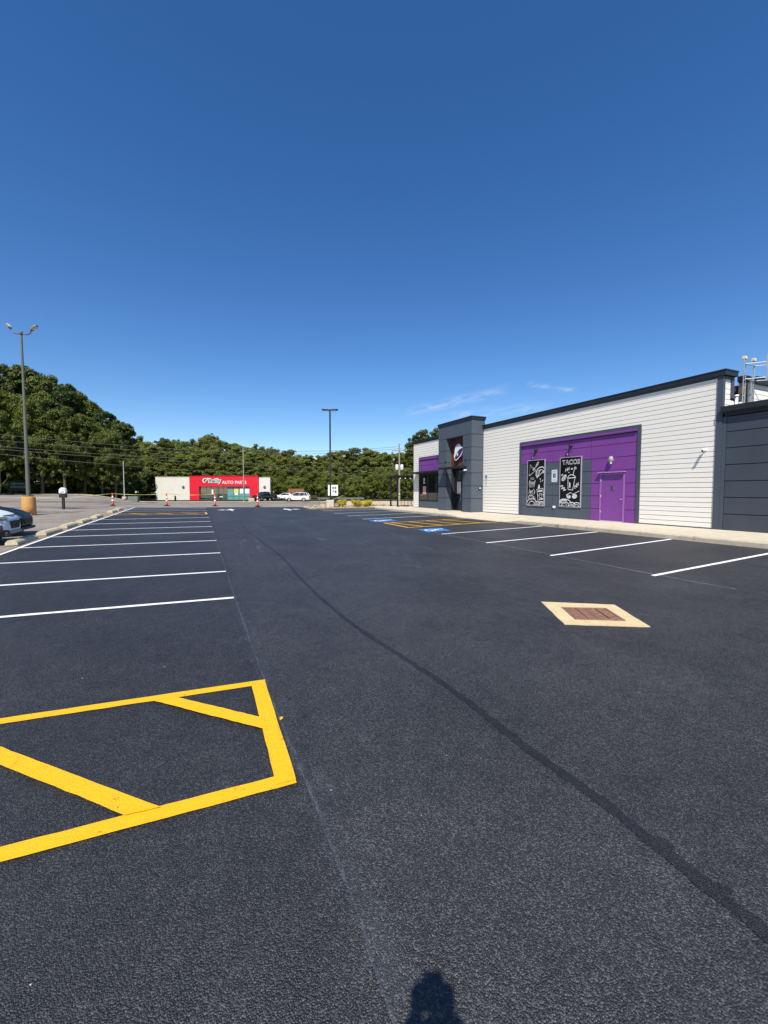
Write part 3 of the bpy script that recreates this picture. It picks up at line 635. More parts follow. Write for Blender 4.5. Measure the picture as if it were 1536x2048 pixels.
# ---- far bay: purple band, awning, window
fb = part(MB().box((W + .034, 25.3, .56), (W + .06, 29.68, 4.60)), 'bay_backing', M_pjoint)
c = MB(); c.box((W - .02, 29.62, .56), (W + .03, 29.71, 4.70)); c.box((W - .02, 25.25, 4.61), (W + .03, 29.62, 4.70)); part(c, 'bay_frame', M_greyd)
for z0, z1 in ((3.52, 4.02), (4.02, 4.46)): panel(27.5, 29.61, z0, z1, M_purple, parent=fb); panel(25.26, 27.5, z0, z1, M_purple, parent=fb)
part(MB().box((PX - .055, 25.26, 4.475), (PX + .02, 29.61, 4.6)), 'cornice_strip', M_purple, fb)
for a, b in ((25.26, 27.5), (27.5, 29.61)): panel(a, b, .56, 1.17, M_grey, parent=fb)
c = MB(); c.box((W - .62, 25.3, 3.38), (W - .57, 30.15, 3.50)); c.box((W - .06, 25.3, 3.38), (W - .005, 30.15, 3.50)); c.box((W - .57, 30.09, 3.38), (W - .06, 30.15, 3.50)); c.box((W - .57, 25.3, 3.38), (W - .06, 25.36, 3.50)); c.box((W - .57, 25.36, 3.42), (W - .06, 30.09, 3.45))
part(c, 'window_awning', M_black)
c = MB(); c.box((W - .01, 25.3, 1.18), (W + .05, 29.6, 1.26)); c.box((W - .01, 25.3, 3.28), (W + .05, 29.6, 3.37))
for y in (25.4, 26.85, 28.2, 29.52): c.box((W - .008, y, 1.26), (W + .048, y + .08, 3.28))
wf = part(c, 'window', M_black)
for a, b in ((25.48, 26.85), (26.93, 28.2), (28.28, 29.52)): part(MB().box((W + .012, a, 1.26), (W + .024, b, 3.28)), 'window_pane', M_glass, wf)
part(MB().box((W + .008, 28.55, 1.72), (W + .0105, 29.05, 2.35)), 'window_poster', mat('pink_poster', (.55, .30, .24), .6, .3, .3, 14), wf)
c = MB()
for k in range(5): c.box((W + .008, 28.72, 2.55 + k * .1), (W + .0105, 28.98, 2.60 + k * .1))
part(c, 'window_lettering', M_wht, wf)
# ---- low dark wing nearest the camera
wc = part(MB().box((W + .03, -6, .3), (24, 8.24, 4.52)), 'side_wing', M_pjoint)
for z0, z1 in zip([.60, 1.17, 1.74, 2.30, 2.86, 3.43, 3.98], [1.17, 1.74, 2.30, 2.86, 3.43, 3.98, 4.50]):
    for a, b in ((-6, -2.2), (-2.2, 2.1), (2.1, 8.11)):
        part(MB().box((W + .004, a + .006, z0 + .013), (W + .026, b - .006, z1 - .013)), 'wing_panel', mat('wing_panel', (.050, .060, .076), .5, .35, .08, 1.4, .05, 60), wc)
part(MB().box((W - .008, 8.118, .58), (W + .026, 8.236, 4.5)), 'wing_trim', M_greyd, wc)
c = MB(); c.box((W - .05, -6, 4.52), (24, 8.15, 4.60)); c.box((W - .11, -6, 4.60), (24, 8.20, 4.655)); c.box((W - .17, -6, 4.655), (24, 8.232, 4.84)); part(c, 'wing_coping', M_cop, wc)
part(MB().box((W - .01, -6, .56), (W + .028, 8.1, .597)), 'base_trim', M_cop, wc)
def pu(y0): return lambda u, v, d: (PX - d, y0 - u, v)     # facing the lot, u to the right as seen

# ------------------------------------------------------------------ things fixed to the walls
cnt = [0]; THIN = 1.0
def stroke(mb, pts, w, fn, d, closed=False):
    P = [Vector(p) for p in pts]
    if closed: P.append(P[0])
    for a, b in zip(P, P[1:]):
        t = (b - a)
        if t.length < 1e-5: continue
        t.normalize(); w_ = w * THIN; n_ = Vector((-t.y, t.x)) * w_ / 2; a2, b2 = a - t * w * .25, b + t * w * .25; cnt[0] += 1; dd = d + (cnt[0] % 60) * .00006
        mb.add([fn(q.x, q.y, dd) for q in (a2 + n_, a2 - n_, b2 - n_, b2 + n_)], [(0, 1, 2, 3)])
def fillp(mb, pts, fn, d):
    cnt[0] += 1; dd = d + (cnt[0] % 60) * .00006; mb.add([fn(u, v, dd) for u, v in pts], [tuple(range(len(pts)))])
def ell(cx, cy, rx, ry, rot=0, n=18, a0=0, a1=360):
    ca, sa = math.cos(R(rot)), math.sin(R(rot)); o = []
    for i in range(n + (a1 - a0 < 360)):
        a = R(a0 + (a1 - a0) * i / n); u, v = rx*math.cos(a), ry*math.sin(a); o.append((cx + u*ca - v*sa, cy + u*sa + v*ca))
    return o
def poster(yl_, yr, z0, z1, label):
    p = empty('wall_poster', (PX, (yl_ + yr)/2, z0), label=label, cat='poster'); O = (PX, (yl_ + yr)/2, z0)
    w, h = yl_ - yr, z1 - z0; f = .035
    c = MB(); fn = pu(yl_)
    c.box((PX - .05, yr, z0 + f), (PX - .001, yr + f, z1)); c.box((PX - .05, yl_ - f, z0 + f), (PX - .001, yl_, z1)); c.box((PX - .05, yr + f, z1 - f), (PX - .001, yl_ - f, z1)); c.box((PX - .05, yr, z0), (PX - .001, yl_, z0 + f)); c.build('poster_frame', mat('silver_frame', (.34, .30, .35), .4, .4, .05, 5), p, O)
    MB().box((PX - .035, yr + f, z0 + f), (PX - .003, yl_ - f, z1 - f)).build('poster_board', M_blk, p, O)
    return p, O, (lambda u, v, d: (PX - .035 - d, yl_ - u * w, z0 + v * w))   # units of poster width, v up
def squig(mb, cx, cy, s, rot, fn, w=.05):
    pts = [(-.9, -.3), (-.45, .45), (-.1, -.4), (.3, .45), (.6, -.3), (.95, .35)]; ca, sa = math.cos(R(rot)), math.sin(R(rot))
    stroke(mb, [(cx + (u*ca - v*sa)*s, cy + (u*sa + v*ca)*s) for u, v in pts], w, fn, .002)
def foliage_mounds(mb, blk, fn, hi):
    for cx, cy, r in ((.30, .05, .30), (.60, .05, .16), (.82, .04, .17)):
        pts = [q for q in ell(cx, cy + .005, r, r*.85, 0, 14, 0, 180)]; stroke(mb, pts, .045, fn, .002); stroke(mb, ell(cx, cy, r*.58, r*.5, 0, 10, 0, 180), .05, fn, .003); stroke(mb, [(cx - r*.9, cy + .012), (cx + r*.9, cy + .012)], .02, fn, .0042)
        for k in (.72, .45): stroke(blk, ell(cx, cy, r*k, r*.85*k, 0, 10, 10, 170), .018, fn, .0065)
    for q in range(6): stroke(blk, [(.30, .06), (.30 + .26*math.cos(R(25*q + 28)), .05 + .22*math.sin(R(25*q + 28)))], .012, fn, .0072)
    if hi:
        stroke(mb, ell(.24, .36, .15, .09, 0, 14), .035, fn, .002, True)
        for x in (.14, .24, .34): stroke(blk, ell(x, .33, .045, .05, 0, 8, 20, 300), .015, fn, .0068)
THIN = .72
p, O, fn = poster(17.43, 16.16, 1.16, 3.63, 'black chalkboard poster with tortilla chip, taco and sauce packet drawings, left of the wall sign')
a = MB(); b = MB()
stroke(a, [(.18, 1.75), (.12, 1.28), (.50, 1.50)], .028, fn, .002, True); stroke(a, [(.24, 1.66), (.36, 1.50), (.46, 1.62)], .03, fn, .0028); stroke(a, [(.38, 1.56), (.52, 1.66)], .04, fn, .003)
squig(a, .60, 1.77, .10, 60, fn, .03); squig(a, .54, 1.72, .07, 60, fn, .025)
stroke(a, ell(.78, 1.38, .27, .24, 35, 14, 0, 180), .06, fn, .002); stroke(a, ell(.76, 1.35, .19, .16, 35, 12, 0, 180), .035, fn, .003); stroke(a, [(.98, 1.50), (.57, 1.18)], .04, fn, .0025)
stroke(a, [(.62, 1.24), (.74, 1.50)], .06, fn, .0035); fillp(a, ell(.93, 1.42, .07, .05, 30, 8), fn, .004)
for q in ((.76, 1.13), (.88, 1.07), (.79, 1.03)): fillp(a, ell(q[0], q[1], .035, .025, 40, 7), fn, .002)
for txt, cv, w, h, sh, bd in (('YOU', 1.16, .22, .10, 0, .0), ('had', 1.00, .38, .19, .25, .01), ('ME AT', .835, .32, .10, 0, .0), ("let's", .625, .38, .20, .25, .01), ('GO TO', .475, .28, .05, 0, .0), ('TACO BELL', .355, .42, .10, 0, .0)):
    add_text(a, txt, .30, cv, w, h, fn, .002, bd, sh)
fillp(a, [(.66, .85), (.62, .77), (.70, .71), (.76, .80), (.69, .93)], fn, .002)
rp = [(.58, .70), (.92, .74), (.98, .22), (.68, .13)]
stroke(a, rp, .035, fn, .002, True); stroke(a, [(.66, .62), (.86, .64)], .09, fn, .003); stroke(a, [(.74, .28), (.92, .31)], .08, fn, .003); stroke(a, ell(.79, .44, .085, .10, 0, 10), .028, fn, .003, True); stroke(a, [(.65, .46), (.93, .48)], .022, fn, .0048)
foliage_mounds(a, b, fn, True)
a.build('chalk_artwork', M_chalkart, p, O); b.build('chalk_artwork_lines', M_blk, p, O)
p, O, fn = poster(15.19, 13.91, 1.165, 3.62, 'black chalkboard poster headed TACOS with a drink cup and sunglasses drawn on it')
a = MB(); b = MB()
add_text(a, 'TACOS', .52, 1.72, .80, .185, fn, .002, .05); add_text(b, 'TACOS', .52, 1.72, .74, .125, fn, .0065, -.01)
squig(a, .36, 1.44, .12, 20, fn, .035); squig(a, .58, 1.46, .05, 10, fn, .03)
stroke(a, [(.63, 1.20), (.69, 1.46), (.72, 1.50), (.76, 1.44)], .035, fn, .003); stroke(a, ell(.73, 1.48, .04, .05, 0, 8, 300, 560), .022, fn, .0038)
stroke(a, ell(.57, 1.12, .17, .12, -4, 10, 0, 180), .04, fn, .002); stroke(a, [(.39, 1.11), (.75, 1.13)], .05, fn, .003); stroke(a, [(.40, 1.07), (.42, .68), (.63, .66), (.72, 1.08)], .036, fn, .002)
fillp(a, [(.47, .98), (.46, .74), (.53, .76), (.52, .92)], fn, .0022)
fillp(a, ell(.22, 1.13, .15, .085, 50, 12), fn, .002); stroke(b, ell(.23, 1.12, .09, .045, 50, 10), .02, fn, .0065, True); squig(a, .12, 1.24, .05, 20, fn, .025); fillp(a, ell(.44, 1.33, .025, .02, 0, 7), fn, .002)
squig(a, .17, .74, .15, -45, fn, .05); squig(a, .80, .82, .13, 40, fn, .045)
fillp(a, ell(.45, .41, .105, .075, -15, 12), fn, .002); fillp(a, ell(.72, .42, .12, .085, 10, 12), fn, .0026); stroke(a, [(.34, .47), (.52, .56), (.66, .50), (.92, .62)], .035, fn, .0032); stroke(b, [(.40, .44), (.56, .50), (.64, .47)], .03, fn, .0065); stroke(b, ell(.55, .50, .05, .03, 0, 8), .02, fn, .0072)
fillp(a, ell(.20, .22, .19, .11, 5, 14), fn, .0022); stroke(b, [(.09, .22), (.13, .25), (.17, .21), (.21, .25), (.25, .21), (.31, .25)], .02, fn, .0076); fillp(a, [(.28, .14), (.36, .14), (.38, .06)], fn, .003)
foliage_mounds(a, b, fn, False)
a.build('chalk_artwork', M_chalkart, p, O); b.build('chalk_artwork_lines', M_blk, p, O)
THIN = 1.0
# accessible parking signs
def wall_sign(x, yc, z0, z1, w, label, full=True):
    s = empty('parking_sign', (x, yc, z0), label=label, cat='sign'); O = (x, yc, z0); h = z1 - z0
    c = MB(); e = .03
    c.prism([(-w/2+e, 0), (w/2-e, 0), (w/2, e), (w/2, h-e), (w/2-e, h), (-w/2+e, h), (-w/2, h-e), (-w/2, e)], lambda u, v, d: (x - d, yc - u, z0 + v), .001, .006); c.build('sign_plate', M_lightgrey if full else M_siding, s, O)
    f = lambda u, v, d: (x - .006 - d, yc - u, z0 + v)
    mbl = MB(); bw = w*.5; fillp(mbl, [(-bw/2, h*.36), (bw/2, h*.36), (bw/2, h*.36+bw*1.15), (-bw/2, h*.36+bw*1.15)], f, .0008); mbl.build('blue_field', mat('sign_blue', (.02, .11, .34), .5, .4, .05, 4), s, O)
    ms = MB(); k = bw * 1.05; cy = h*.36 + bw*.57
    for i, q in enumerate(wheelchair_polys()): ms.add([f(u*k, cy + v*k, .0022 + i*.00008) for u, v in q], [(0, 1, 2, 3)])
    ms.build('wheelchair_symbol', M_wht, s, O)
    mg = MB(); add_text(mg, 'RESERVED', 0, h*.89, w*.74, h*.05, f, .0012, .01); add_text(mg, 'PARKING', 0, h*.81, w*.64, h*.05, f, .0012, .01)
    if full: add_text(mg, 'VAN', 0, h*.19, w*.4, h*.055, f, .0012, .01); add_text(mg, 'ACCESSIBLE', 0, h*.10, w*.74, h*.04, f, .0012, .01)
    mg.build('sign_lettering', mat('sign_green', (.05, .24, .12), .5, .4, .05, 4), s, O)
wall_sign(PX, 15.555, 2.42, 3.04, .36, 'reserved parking sign with blue wheelchair square, mounted between the two chalkboard posters')
wall_sign(W - .012, 20.98, 2.62, 3.0, .30, 'small reserved parking sign on the white boards beside the slate tower')
s = empty('notice_sign', (W - .012, 20.98, 2.25), label='small white notice under the parking sign beside the slate tower', cat='sign')
MB().box((W - .018, 20.83, 2.27), (W - .012, 21.13, 2.58)).build('sign_plate', M_siding, s, (W - .012, 20.98, 2.25))
c = MB()
for k in range(3): c.box((W - .0195, 20.88, 2.33 + k*.08), (W - .0185, 21.08, 2.36 + k*.08))
c.build('sign_lettering', mat('sign_green', (.05, .24, .12), .5, .4, .05, 4), s, (W - .012, 20.98, 2.25))
# gooseneck sign lamps
def gooseneck(x, y, z, label):
    g_ = empty('gooseneck_lamp', (x, y, z), label=label, cat='wall lamp')
    MB().lathe((0, 0, 0), [(.03, -.14), (.085, -.10), (.095, -.05), (.06, 0)], 12, axis='x').build('wall_plate', M_black, g_)
    MB().tube([(-.08, 0, -.05), (-.20, 0, -.10), (-.26, 0, -.30)], .013, 6).build('arm', M_black, g_)
    MB().tube([(-.16, -.20, -.32), (-.16, .26, -.32)], .011, 6).tube([(-.16, 0, -.32), (-.24, 0, -.26)], .009, 6).build('brace', M_black, g_)
    MB().lathe((-.27, 0, -.50), [(.11, 0), (.10, .03), (.06, .12), (.02, .2)], 14).build('lamp_shade', M_black, g_)
    return g_
gooseneck(PX, 16.80, 4.15, 'black gooseneck lamp on the purple band above the taco and sauce packet poster')
gooseneck(PX, 14.55, 4.15, 'black gooseneck lamp on the purple band above the TACOS poster')
# globe light over the door
g_ = empty('globe_light', (PX, 12.35, 3.31), label='pale oval wall light above the purple service door', cat='wall lamp')
MB().lathe((0, 0, 0), [(.06, -.03), (.06, 0)], 14, axis='x').build('wall_plate', M_lightgrey, g_)
MB().lathe((-.10, 0, .02), [(.03, .15), (.085, .11), (.105, .02), (.085, -.08), (.05, -.11)], 16).build('globe', mat('globe_plastic', (.33, .30, .29), .35, .5, .06, 6), g_)
MB().lathe((-.10, 0, -.09), [(.05, 0), (.045, -.07), (.02, -.09)], 14).tube([(-.03, 0, 0), (-.07, 0, 0)], .03, 8).build('holder', M_lightgrey, g_)
# cameras and boxes
def sec_cam(x, y, z, label):
    g_ = empty('security_camera', (x, y, z), label=label, cat='camera')
    MB().lathe((0, 0, 0), [(.045, -.02), (.045, 0)], 12, axis='x').tube([(-.02, 0, 0), (-.10, 0, -.01)], .018, 8).build('mount', M_wht, g_)
    MB().tube([(-.06, .02, .01), (-.24, -.03, -.045)], .045, 10).build('housing', M_wht, g_)
    MB().tube([(-.241, -.0303, -.0453), (-.246, -.0315, -.047)], .034, 10).build('lens', M_glass, g_)
sec_cam(W - .012, 8.72, 3.42, 'white security camera high on the white boards near the dark corner trim')
sec_cam(TX, 21.85, 3.30, 'white security camera on the slate tower pier below the canopy end')
g_ = empty('outlet_box', (PX, 15.52, 1.15), label='small white outlet box low on the grey panels between the posters', cat='outlet box')
MB().bevbox((-.05, -.07, -.05), (-.001, .07, .05), .008).build('cover', M_wht, g_); MB().box((-.03, -.02, -.09), (-.001, .02, -.052)).build('conduit', M_lightgrey, g_)
g_ = empty('keypad_box', (16.25, T0, 2.13), label='small black box on the side of the slate tower', cat='control box')
MB().bevbox((-.07, -.05, -.09), (.07, -.001, .09), .01).build('housing', M_black, g_); MB().box((-.045, -.055, -.03), (.045, -.0505, .06)).build('face_plate', M_lightgrey, g_)
# bell sign in the tower recess
BC = (15.88, 23.14, 4.62); bl = empty('bell_sign', BC, label='purple and white bell emblem hung in the rust-backed recess of the slate tower', cat='sign')
bf = lambda u, v, d: (-d, -u*.96, v*.92)
outline = [(-.56, -.42), (-.60, -.30), (-.52, -.10), (-.50, .12), (-.42, .36), (-.26, .52), (-.04, .585), (.18, .54), (.36, .40), (.47, .20), (.53, 0), (.58, -.14), (.57, -.28), (.42, -.37), (.15, -.40), (-.2, -.47), (-.42, -.52)]
MB().prism(outline, bf, -.14, .0).build('bell_body', mat('bell_purple', (.16, .045, .25), .45, .4, .06, 3), bl)
a = MB(); fillp(a, [(-.55, -.40), (-.585, -.30), (-.50, -.10), (-.48, .12), (-.40, .33), (-.25, .48), (-.06, .54), (.10, .51), (.24, .40), (.38, .18), (.42, .05), (.2, -.05), (-.05, -.22), (-.2, -.42), (-.40, -.50)], bf, .004)
a.build('bell_face', M_wht, bl)
b = MB(); fillp(b, ell(.02, -.18, .58, .21, 40, 26), bf, .007); b.build('bell_mouth', mat('bell_mouth_purple', (.06, .02, .07), .5, .4, .06, 3), bl)
a = MB(); q = ell(.02, -.18, .60, .23, 40, 26); stroke(a, q, .075, bf, .009, True); fillp(a, ell(-.12, -.22, .075, .13, -25, 12), bf, .015); a.build('bell_rim', M_wht, bl)
MB().box((.141, -.15, -.1), (.149, .15, .1)).build("bracket", M_black, bl)
# roof access cage at the dip of the end wall
cg = empty('roof_ladder_cage', (17.8, 8.0, 4.85), label='galvanised ladder cage with yellow post caps on the wing roof', cat='ladder')
CO = (17.8, 8.0, 4.85)
c = MB()
for x in (17.31, 17.43): c.box((x, 8.06, 4.85), (x + .022, 8.085, 6.55))
for k in range(6): c.box((17.345, 8.07, 5.0 + k*.27), (17.43, 8.09, 5.03 + k*.27))
c.build('ladder_mast', M_steel, cg, CO)
c = MB(); c.box((17.95, 8.06, 4.85), (17.99, 8.10, 6.55)); c.box((17.82, 8.06, 4.85), (17.86, 8.11, 5.9)); c.build('post', M_steel, cg, CO)
MB().box((17.72, 7.60, 5.72), (17.755, 7.635, 6.62)).build('post', M_steel, cg, CO)
for x, z in ((17.39, 6.58), (17.97, 6.58)): MB().bevbox((x - .06, 8.04, z - .05), (x + .06, 8.14, z + .06), .015).build('yellow_cap', mat('cap_yellow', (.75, .62, .30), .5, .4, .1, 6), cg, CO)
c = MB()
for z in (5.84, 6.36): c.tube([(17.36, 8.04, z), (17.74, 7.62, z)], .015, 6).tube([(17.36, 8.04, z), (17.98, 8.04, z)], .015, 6).tube([(17.97, 8.04, z), (18.6, 7.4, z)], .015, 6)
c.build('guard_rail', M_steel, cg, CO)
rd = empty('rooftop_duct', (18.14, 8.43, 4.85), label='brown and black exhaust duct standing behind the roof ladder', cat='duct')
DO = (18.14, 8.43, 4.85)
MB().box((17.98, 8.34, 4.9), (18.30, 8.52, 5.9)).build('duct_shaft', mat('duct_brown', (.16, .115, .09), .7, .3, .25, 5), rd, DO)
MB().bevbox((17.95, 8.30, 5.905), (18.34, 8.55, 6.12), .02).build('duct_cap', M_black, rd, DO)
MB().tube([(18.12, 8.29, 4.9), (18.12, 8.29, 5.85)], .03, 8).tube([(18.22, 8.29, 4.9), (18.22, 8.29, 5.6)], .025, 8).build('pipe', M_steel, rd, DO)
pb = empty('rooftop_pipe', (17.30, 8.24, 5.1), label='white capped pipe stub on the step of the end wall', cat='pipe')
MB().lathe((0, 0, 0), [(.05, -.5), (.05, .16)], 10).build('stub', M_lightgrey, pb); MB().lathe((0, 0, .161), [(.07, 0), (.07, .06), (.03, .08)], 10).build('cap', M_wht, pb)
# patio frame past the far end
pg = empty('patio_pergola', (16.3, 32.2, .6), label='black steel patio frame past the far end of the restaurant', cat='pergola'); PO = (16.3, 32.2, .6)
for x, y in ((15.6, 31.9), (15.6, 33.3), (18.5, 31.9), (18.5, 33.3)): MB().box((x, y, .6), (x + .12, y + .12, 3.1)).build('post', M_black, pg, PO)
c = MB(); c.box((15.45, 31.8, 3.103), (18.8, 31.92, 3.24)); c.box((15.45, 33.4, 3.103), (18.8, 33.52, 3.24))
for k in range(8): c.box((15.6 + k*.42, 31.7, 3.243), (15.68 + k*.42, 33.6, 3.34))
c.build('beam', M_black, pg, PO)
c = MB()
for k in range(9): c.box((15.66 + k*.33, 31.94, .7), (15.69 + k*.33, 31.97, 1.55))
c.box((15.73, 31.93, 1.55), (18.5, 31.98, 1.6)); c.box((15.73, 31.93, .66), (18.5, 31.98, .698)); c.build('railing', M_black, pg, PO)
for k in range(3): MB().lathe((15.8 + k*.5, 31.75, 3.06), [(.05, -.04), (.05, .03)], 8).build('patio_bulb', M_wht, pg, PO)
# ------------------------------------------------------------------ wheel stops
M_stop = mat('wheel_stop_concrete', '#c2b698', .85, .2, .12, 8, .3, 60, dirt=((.2, .17, .13), 5, .62, .78))
def stop_mesh(L):
    prof = [(-.16, 0), (-.15, .09), (-.09, .15), (.09, .15), (.15, .09), (.16, 0)]
    mb = MB(); mb.prism(prof, lambda u, v, d: (u, d, v), -L/2, L/2); return mb
so0 = None
for yc, xo, rot in ((17.35, -5.42, .02), (20.05, -5.40, -.015), (22.7, -5.43, .02), (25.3, -5.41, 0), (28.4, -5.44, .02), (33.4, -5.5, .01), (36.0, -5.52, -.01)):
    if so0 is None:
        so0 = stop_mesh(1.9).build('wheel_stop', M_stop); o = so0
    else: o = so0.copy(); col.objects.link(o)
    o.location = (xo, yc, G(xo, yc) - .012); o.rotation_euler = (0, 0, rot)
    tag(o, {17.35: 'concrete wheel stop half in the shadow of the silver SUV', 20.05: 'concrete wheel stop in front of the dark blue car', 22.7: 'third concrete wheel stop from the silver SUV, just past the dark blue car', 25.3: 'fourth concrete wheel stop from the silver SUV', 28.4: 'fifth concrete wheel stop from the silver SUV, before the far yellow aisle', 33.4: 'nearer of the two wheel stops beyond the far yellow aisle', 36.0: 'farthest concrete wheel stop, at the far end of the white border line'}[yc], 'wheel stop', 'wheel stops along the left border line')

# ------------------------------------------------------------------ vehicles
M_tyre = mat('tyre_rubber', (.018, .018, .018), .85, .2, .2, 12); M_rim = mat('wheel_alloy', (.38, .39, .40), .35, .5, .1, 8, metal=.7)
M_lamp = mat('headlamp_glass', (.24, .26, .29), .08, .7, .3, 14); M_tail = mat('tail_lamp_red', (.35, .01, .01), .2, .5, .1, 8)
M_plastic = mat('black_plastic', (.018, .018, .019), .6, .4, .15, 9)
M_wind = mat('car_window', (.018, .025, .03), .03, .9, .1, 3)
def skin(mb, rings, close=True, caps=True, smooth=True):
    n = len(rings[0]); vs = [p for r in rings for p in r]; fs = []
    for i in range(len(rings) - 1):
        for k in range(n if close else n - 1):
            j = (k + 1) % n; fs.append((i*n+k, i*n+j, (i+1)*n+j, (i+1)*n+k))
    mb.add(vs, fs, smooth)
    if caps: mb.add(rings[0], [tuple(range(n))[::-1]]); mb.add(rings[-1], [tuple(range(n))])
def body_ring(x, zb, zt, hw, crown=.03, tuck=.06, slope=.05):
    h = zt - zb
    half = [(0, zb), (hw - tuck, zb), (hw - .012, zb + .18*h), (hw, zb + .45*h), (hw - .01, zb + .72*h), (hw - slope, zt - .03), (hw*.72, zt + crown*.4), (hw*.35, zt + crown*.85), (0, zt + crown)]
    return [(x, y, z) for y, z in half] + [(x, -y, z) for y, z in half[-2:0:-1]]
def make_car(name, label, paint_m, loc, rz, kind='suv', group=None, L=4.55, Wd=1.84, plastic=True, detail=True):
    """x points to the nose, origin at the middle of the nose on the ground"""
    t = empty(name, loc, rz, label=label, cat='pickup truck' if kind == 'pickup' else 'car', group=group)
    hw = Wd / 2
    if kind == 'suv':   st = [(-L, .50, 1.02, hw*.80), (-L+.08, .36, 1.06, hw*.92), (-L+.6, .27, 1.08, hw), (-3.2, .25, 1.06, hw), (-1.9, .25, 1.06, hw), (-1.25, .26, 1.12, hw), (-.95, .27, 1.10, hw), (-.62, .29, 1.06, hw*.975), (-.38, .30, 1.00, hw*.935), (-.20, .32, .93, hw*.86), (-.09, .35, .85, hw*.76), (-.03, .38, .77, hw*.66), (0, .43, .69, hw*.56)]
    elif kind == 'pickup': st = [(-L, .55, 1.08, hw*.96), (-L+.06, .5, 1.12, hw), (-3.4, .42, 1.12, hw), (-2.0, .42, 1.12, hw), (-1.2, .42, 1.16, hw), (-.3, .42, 1.12, hw*.97), (-.06, .45, 1.06, hw*.9), (0, .5, .98, hw*.84)]
    else:               st = [(-L, .46, .96, hw*.78), (-L+.1, .32, 1.02, hw*.9), (-L+.7, .22, 1.04, hw), (-3.2, .2, 1.0, hw), (-1.9, .2, 1.0, hw), (-1.2, .21, 1.06, hw), (-.85, .22, 1.01, hw*.99), (-.58, .24, .96, hw*.965), (-.34, .26, .89, hw*.91), (-.17, .29, .81, hw*.83), (-.07, .32, .73, hw*.74), (-.02, .35, .66, hw*.65), (0, .39, .60, hw*.56)]
    mb = MB(); skin(mb, [body_ring(*s) for s in st]); body = mb.build('body', paint_m, t)
    # cabin: glass all round under a painted roof
    if kind == 'suv':    cab = [(-L+.12, 1.0, hw*.80, 1.0, .01), (-L+.55, 1.03, hw*.88, 1.60, .70), (-2.6, 1.01, hw*.92, 1.69, .74), (-2.05, 1.0, hw*.92, 1.68, .73), (-1.12, 1.10, hw*.86, 1.13, .70)]
    elif kind == 'pickup': cab = [(-3.15, 1.12, hw*.9, 1.13, .8), (-2.95, 1.12, hw*.92, 1.76, .74), (-2.2, 1.12, hw*.92, 1.80, .74), (-1.85, 1.12, hw*.9, 1.74, .72), (-1.2, 1.16, hw*.86, 1.18, .7)]
    else:                cab = [(-L+.35, .97, hw*.78, .99, .72), (-L+1.05, .98, hw*.86, 1.36, .66), (-2.6, .98, hw*.9, 1.50, .68), (-1.95, .98, hw*.9, 1.46, .67), (-.98, 1.02, hw*.84, 1.05, .68)]
    rings = []
    for x, z0, w0, z1, w1 in cab:
        w1 = w1 if w1 > .05 else w0 * .9
        rings.append([(x, w0, z0 - .02), (x, w1, z1 - .06), (x, w1*.86, z1), (x, 0, z1 + .015), (x, -w1*.86, z1), (x, -w1, z1 - .06), (x, -w0, z0 - .02)])
    mb = MB(); skin(mb, rings, close=True); mb.build('window_glass', M_wind, t)
    mb = MB()
    mid = rings[1:4]; r2 = []
    for r in mid: r2.append([(p[0], p[1]*1.012, p[2] + .014) for p in r[1:6]])
    skin(mb, r2, close=False, caps=False)
    for a, b in ((3, 4), (0, 1)):
        for s in (1, -1):
            pa, pb_ = rings[a], rings[b]; i = 1 if s == 1 else 5; k = 0 if s == 1 else 6
            if a == 3: mb.tube([pb_[k], pa[i]], .038, 6)
            else: mb.tube([pa[k], pb_[i]], .06, 6)
    for r, off in ((rings[2], -.1), (rings[1], .35)):
        for s in (0, 6): mb.tube([(r[s][0]+off, r[s][1]*1.0, r[s][2]), (r[1 if s == 0 else 5][0]+off, r[1 if s == 0 else 5][1], r[1 if s == 0 else 5][2])], .03, 6)
    mb.build('roof', paint_m, t)
    wr = .36 if kind != 'sedan' else .33; xf, xr = -.92, -L + .95
    for x in (xf, xr):
        for s in (1, -1):
            y = s * (hw - .10)
            w = MB().lathe((x, y, wr), [(wr*.62, -.11), (wr*.93, -.115), (wr, -.07), (wr, .07), (wr*.93, .115), (wr*.62, .11)], 22, axis='y').build('wheel', M_tyre, t)
            c = MB(); yo = y + s*.10; c.lathe((x, yo, wr), [(wr*.60, -.012), (wr*.64, .0), (wr*.60, .012)], 18, axis='y')
            for k in range(5):
                a = k*2*math.pi/5; c.tube([(x, yo + s*.012, wr), (x + wr*.56*math.cos(a), yo + s*.008, wr + wr*.56*math.sin(a))], .028, 5)
            c.build('rim', M_rim, w)
            c = MB(); c.lathe((x, s*(hw - .006), wr), [(wr*1.14, -.012), (wr*1.14, .012)], 22, axis='y'); c.build('wheel_arch', M_plastic, t)
    if not detail: return t
    for s in (1, -1):
        zt = .80 if kind == 'suv' else (.98 if kind == 'pickup' else .70)
        c = MB(); c.add([(-.02, s*hw*.60, zt-.05), (-.15, s*(hw*.84+.02), zt-.04), (-.52, s*(hw*.975+.012), zt+.03), (-.48, s*(hw*.955+.012), zt+.09), (-.16, s*(hw*.82+.02), zt+.05), (-.03, s*hw*.60, zt+.02), (-.10, s*hw*.50, zt), (-.30, s*hw*.70, zt)], [(0, 1, 4, 5), (1, 2, 3, 4), (0, 5, 6), (2, 7, 3), (0, 6, 7, 1), (1, 7, 2), (5, 4, 7, 6), (4, 3, 7)]); c.build('headlight', M_lamp, t)
        c = MB(); c.tube([(.005, s*hw*.62, zt+.035), (-.14, s*(hw*.85+.022), zt+.075), (-.48, s*(hw*.955+.012), zt+.115)], .014, 6); c.build('lamp_trim', M_plastic, t)
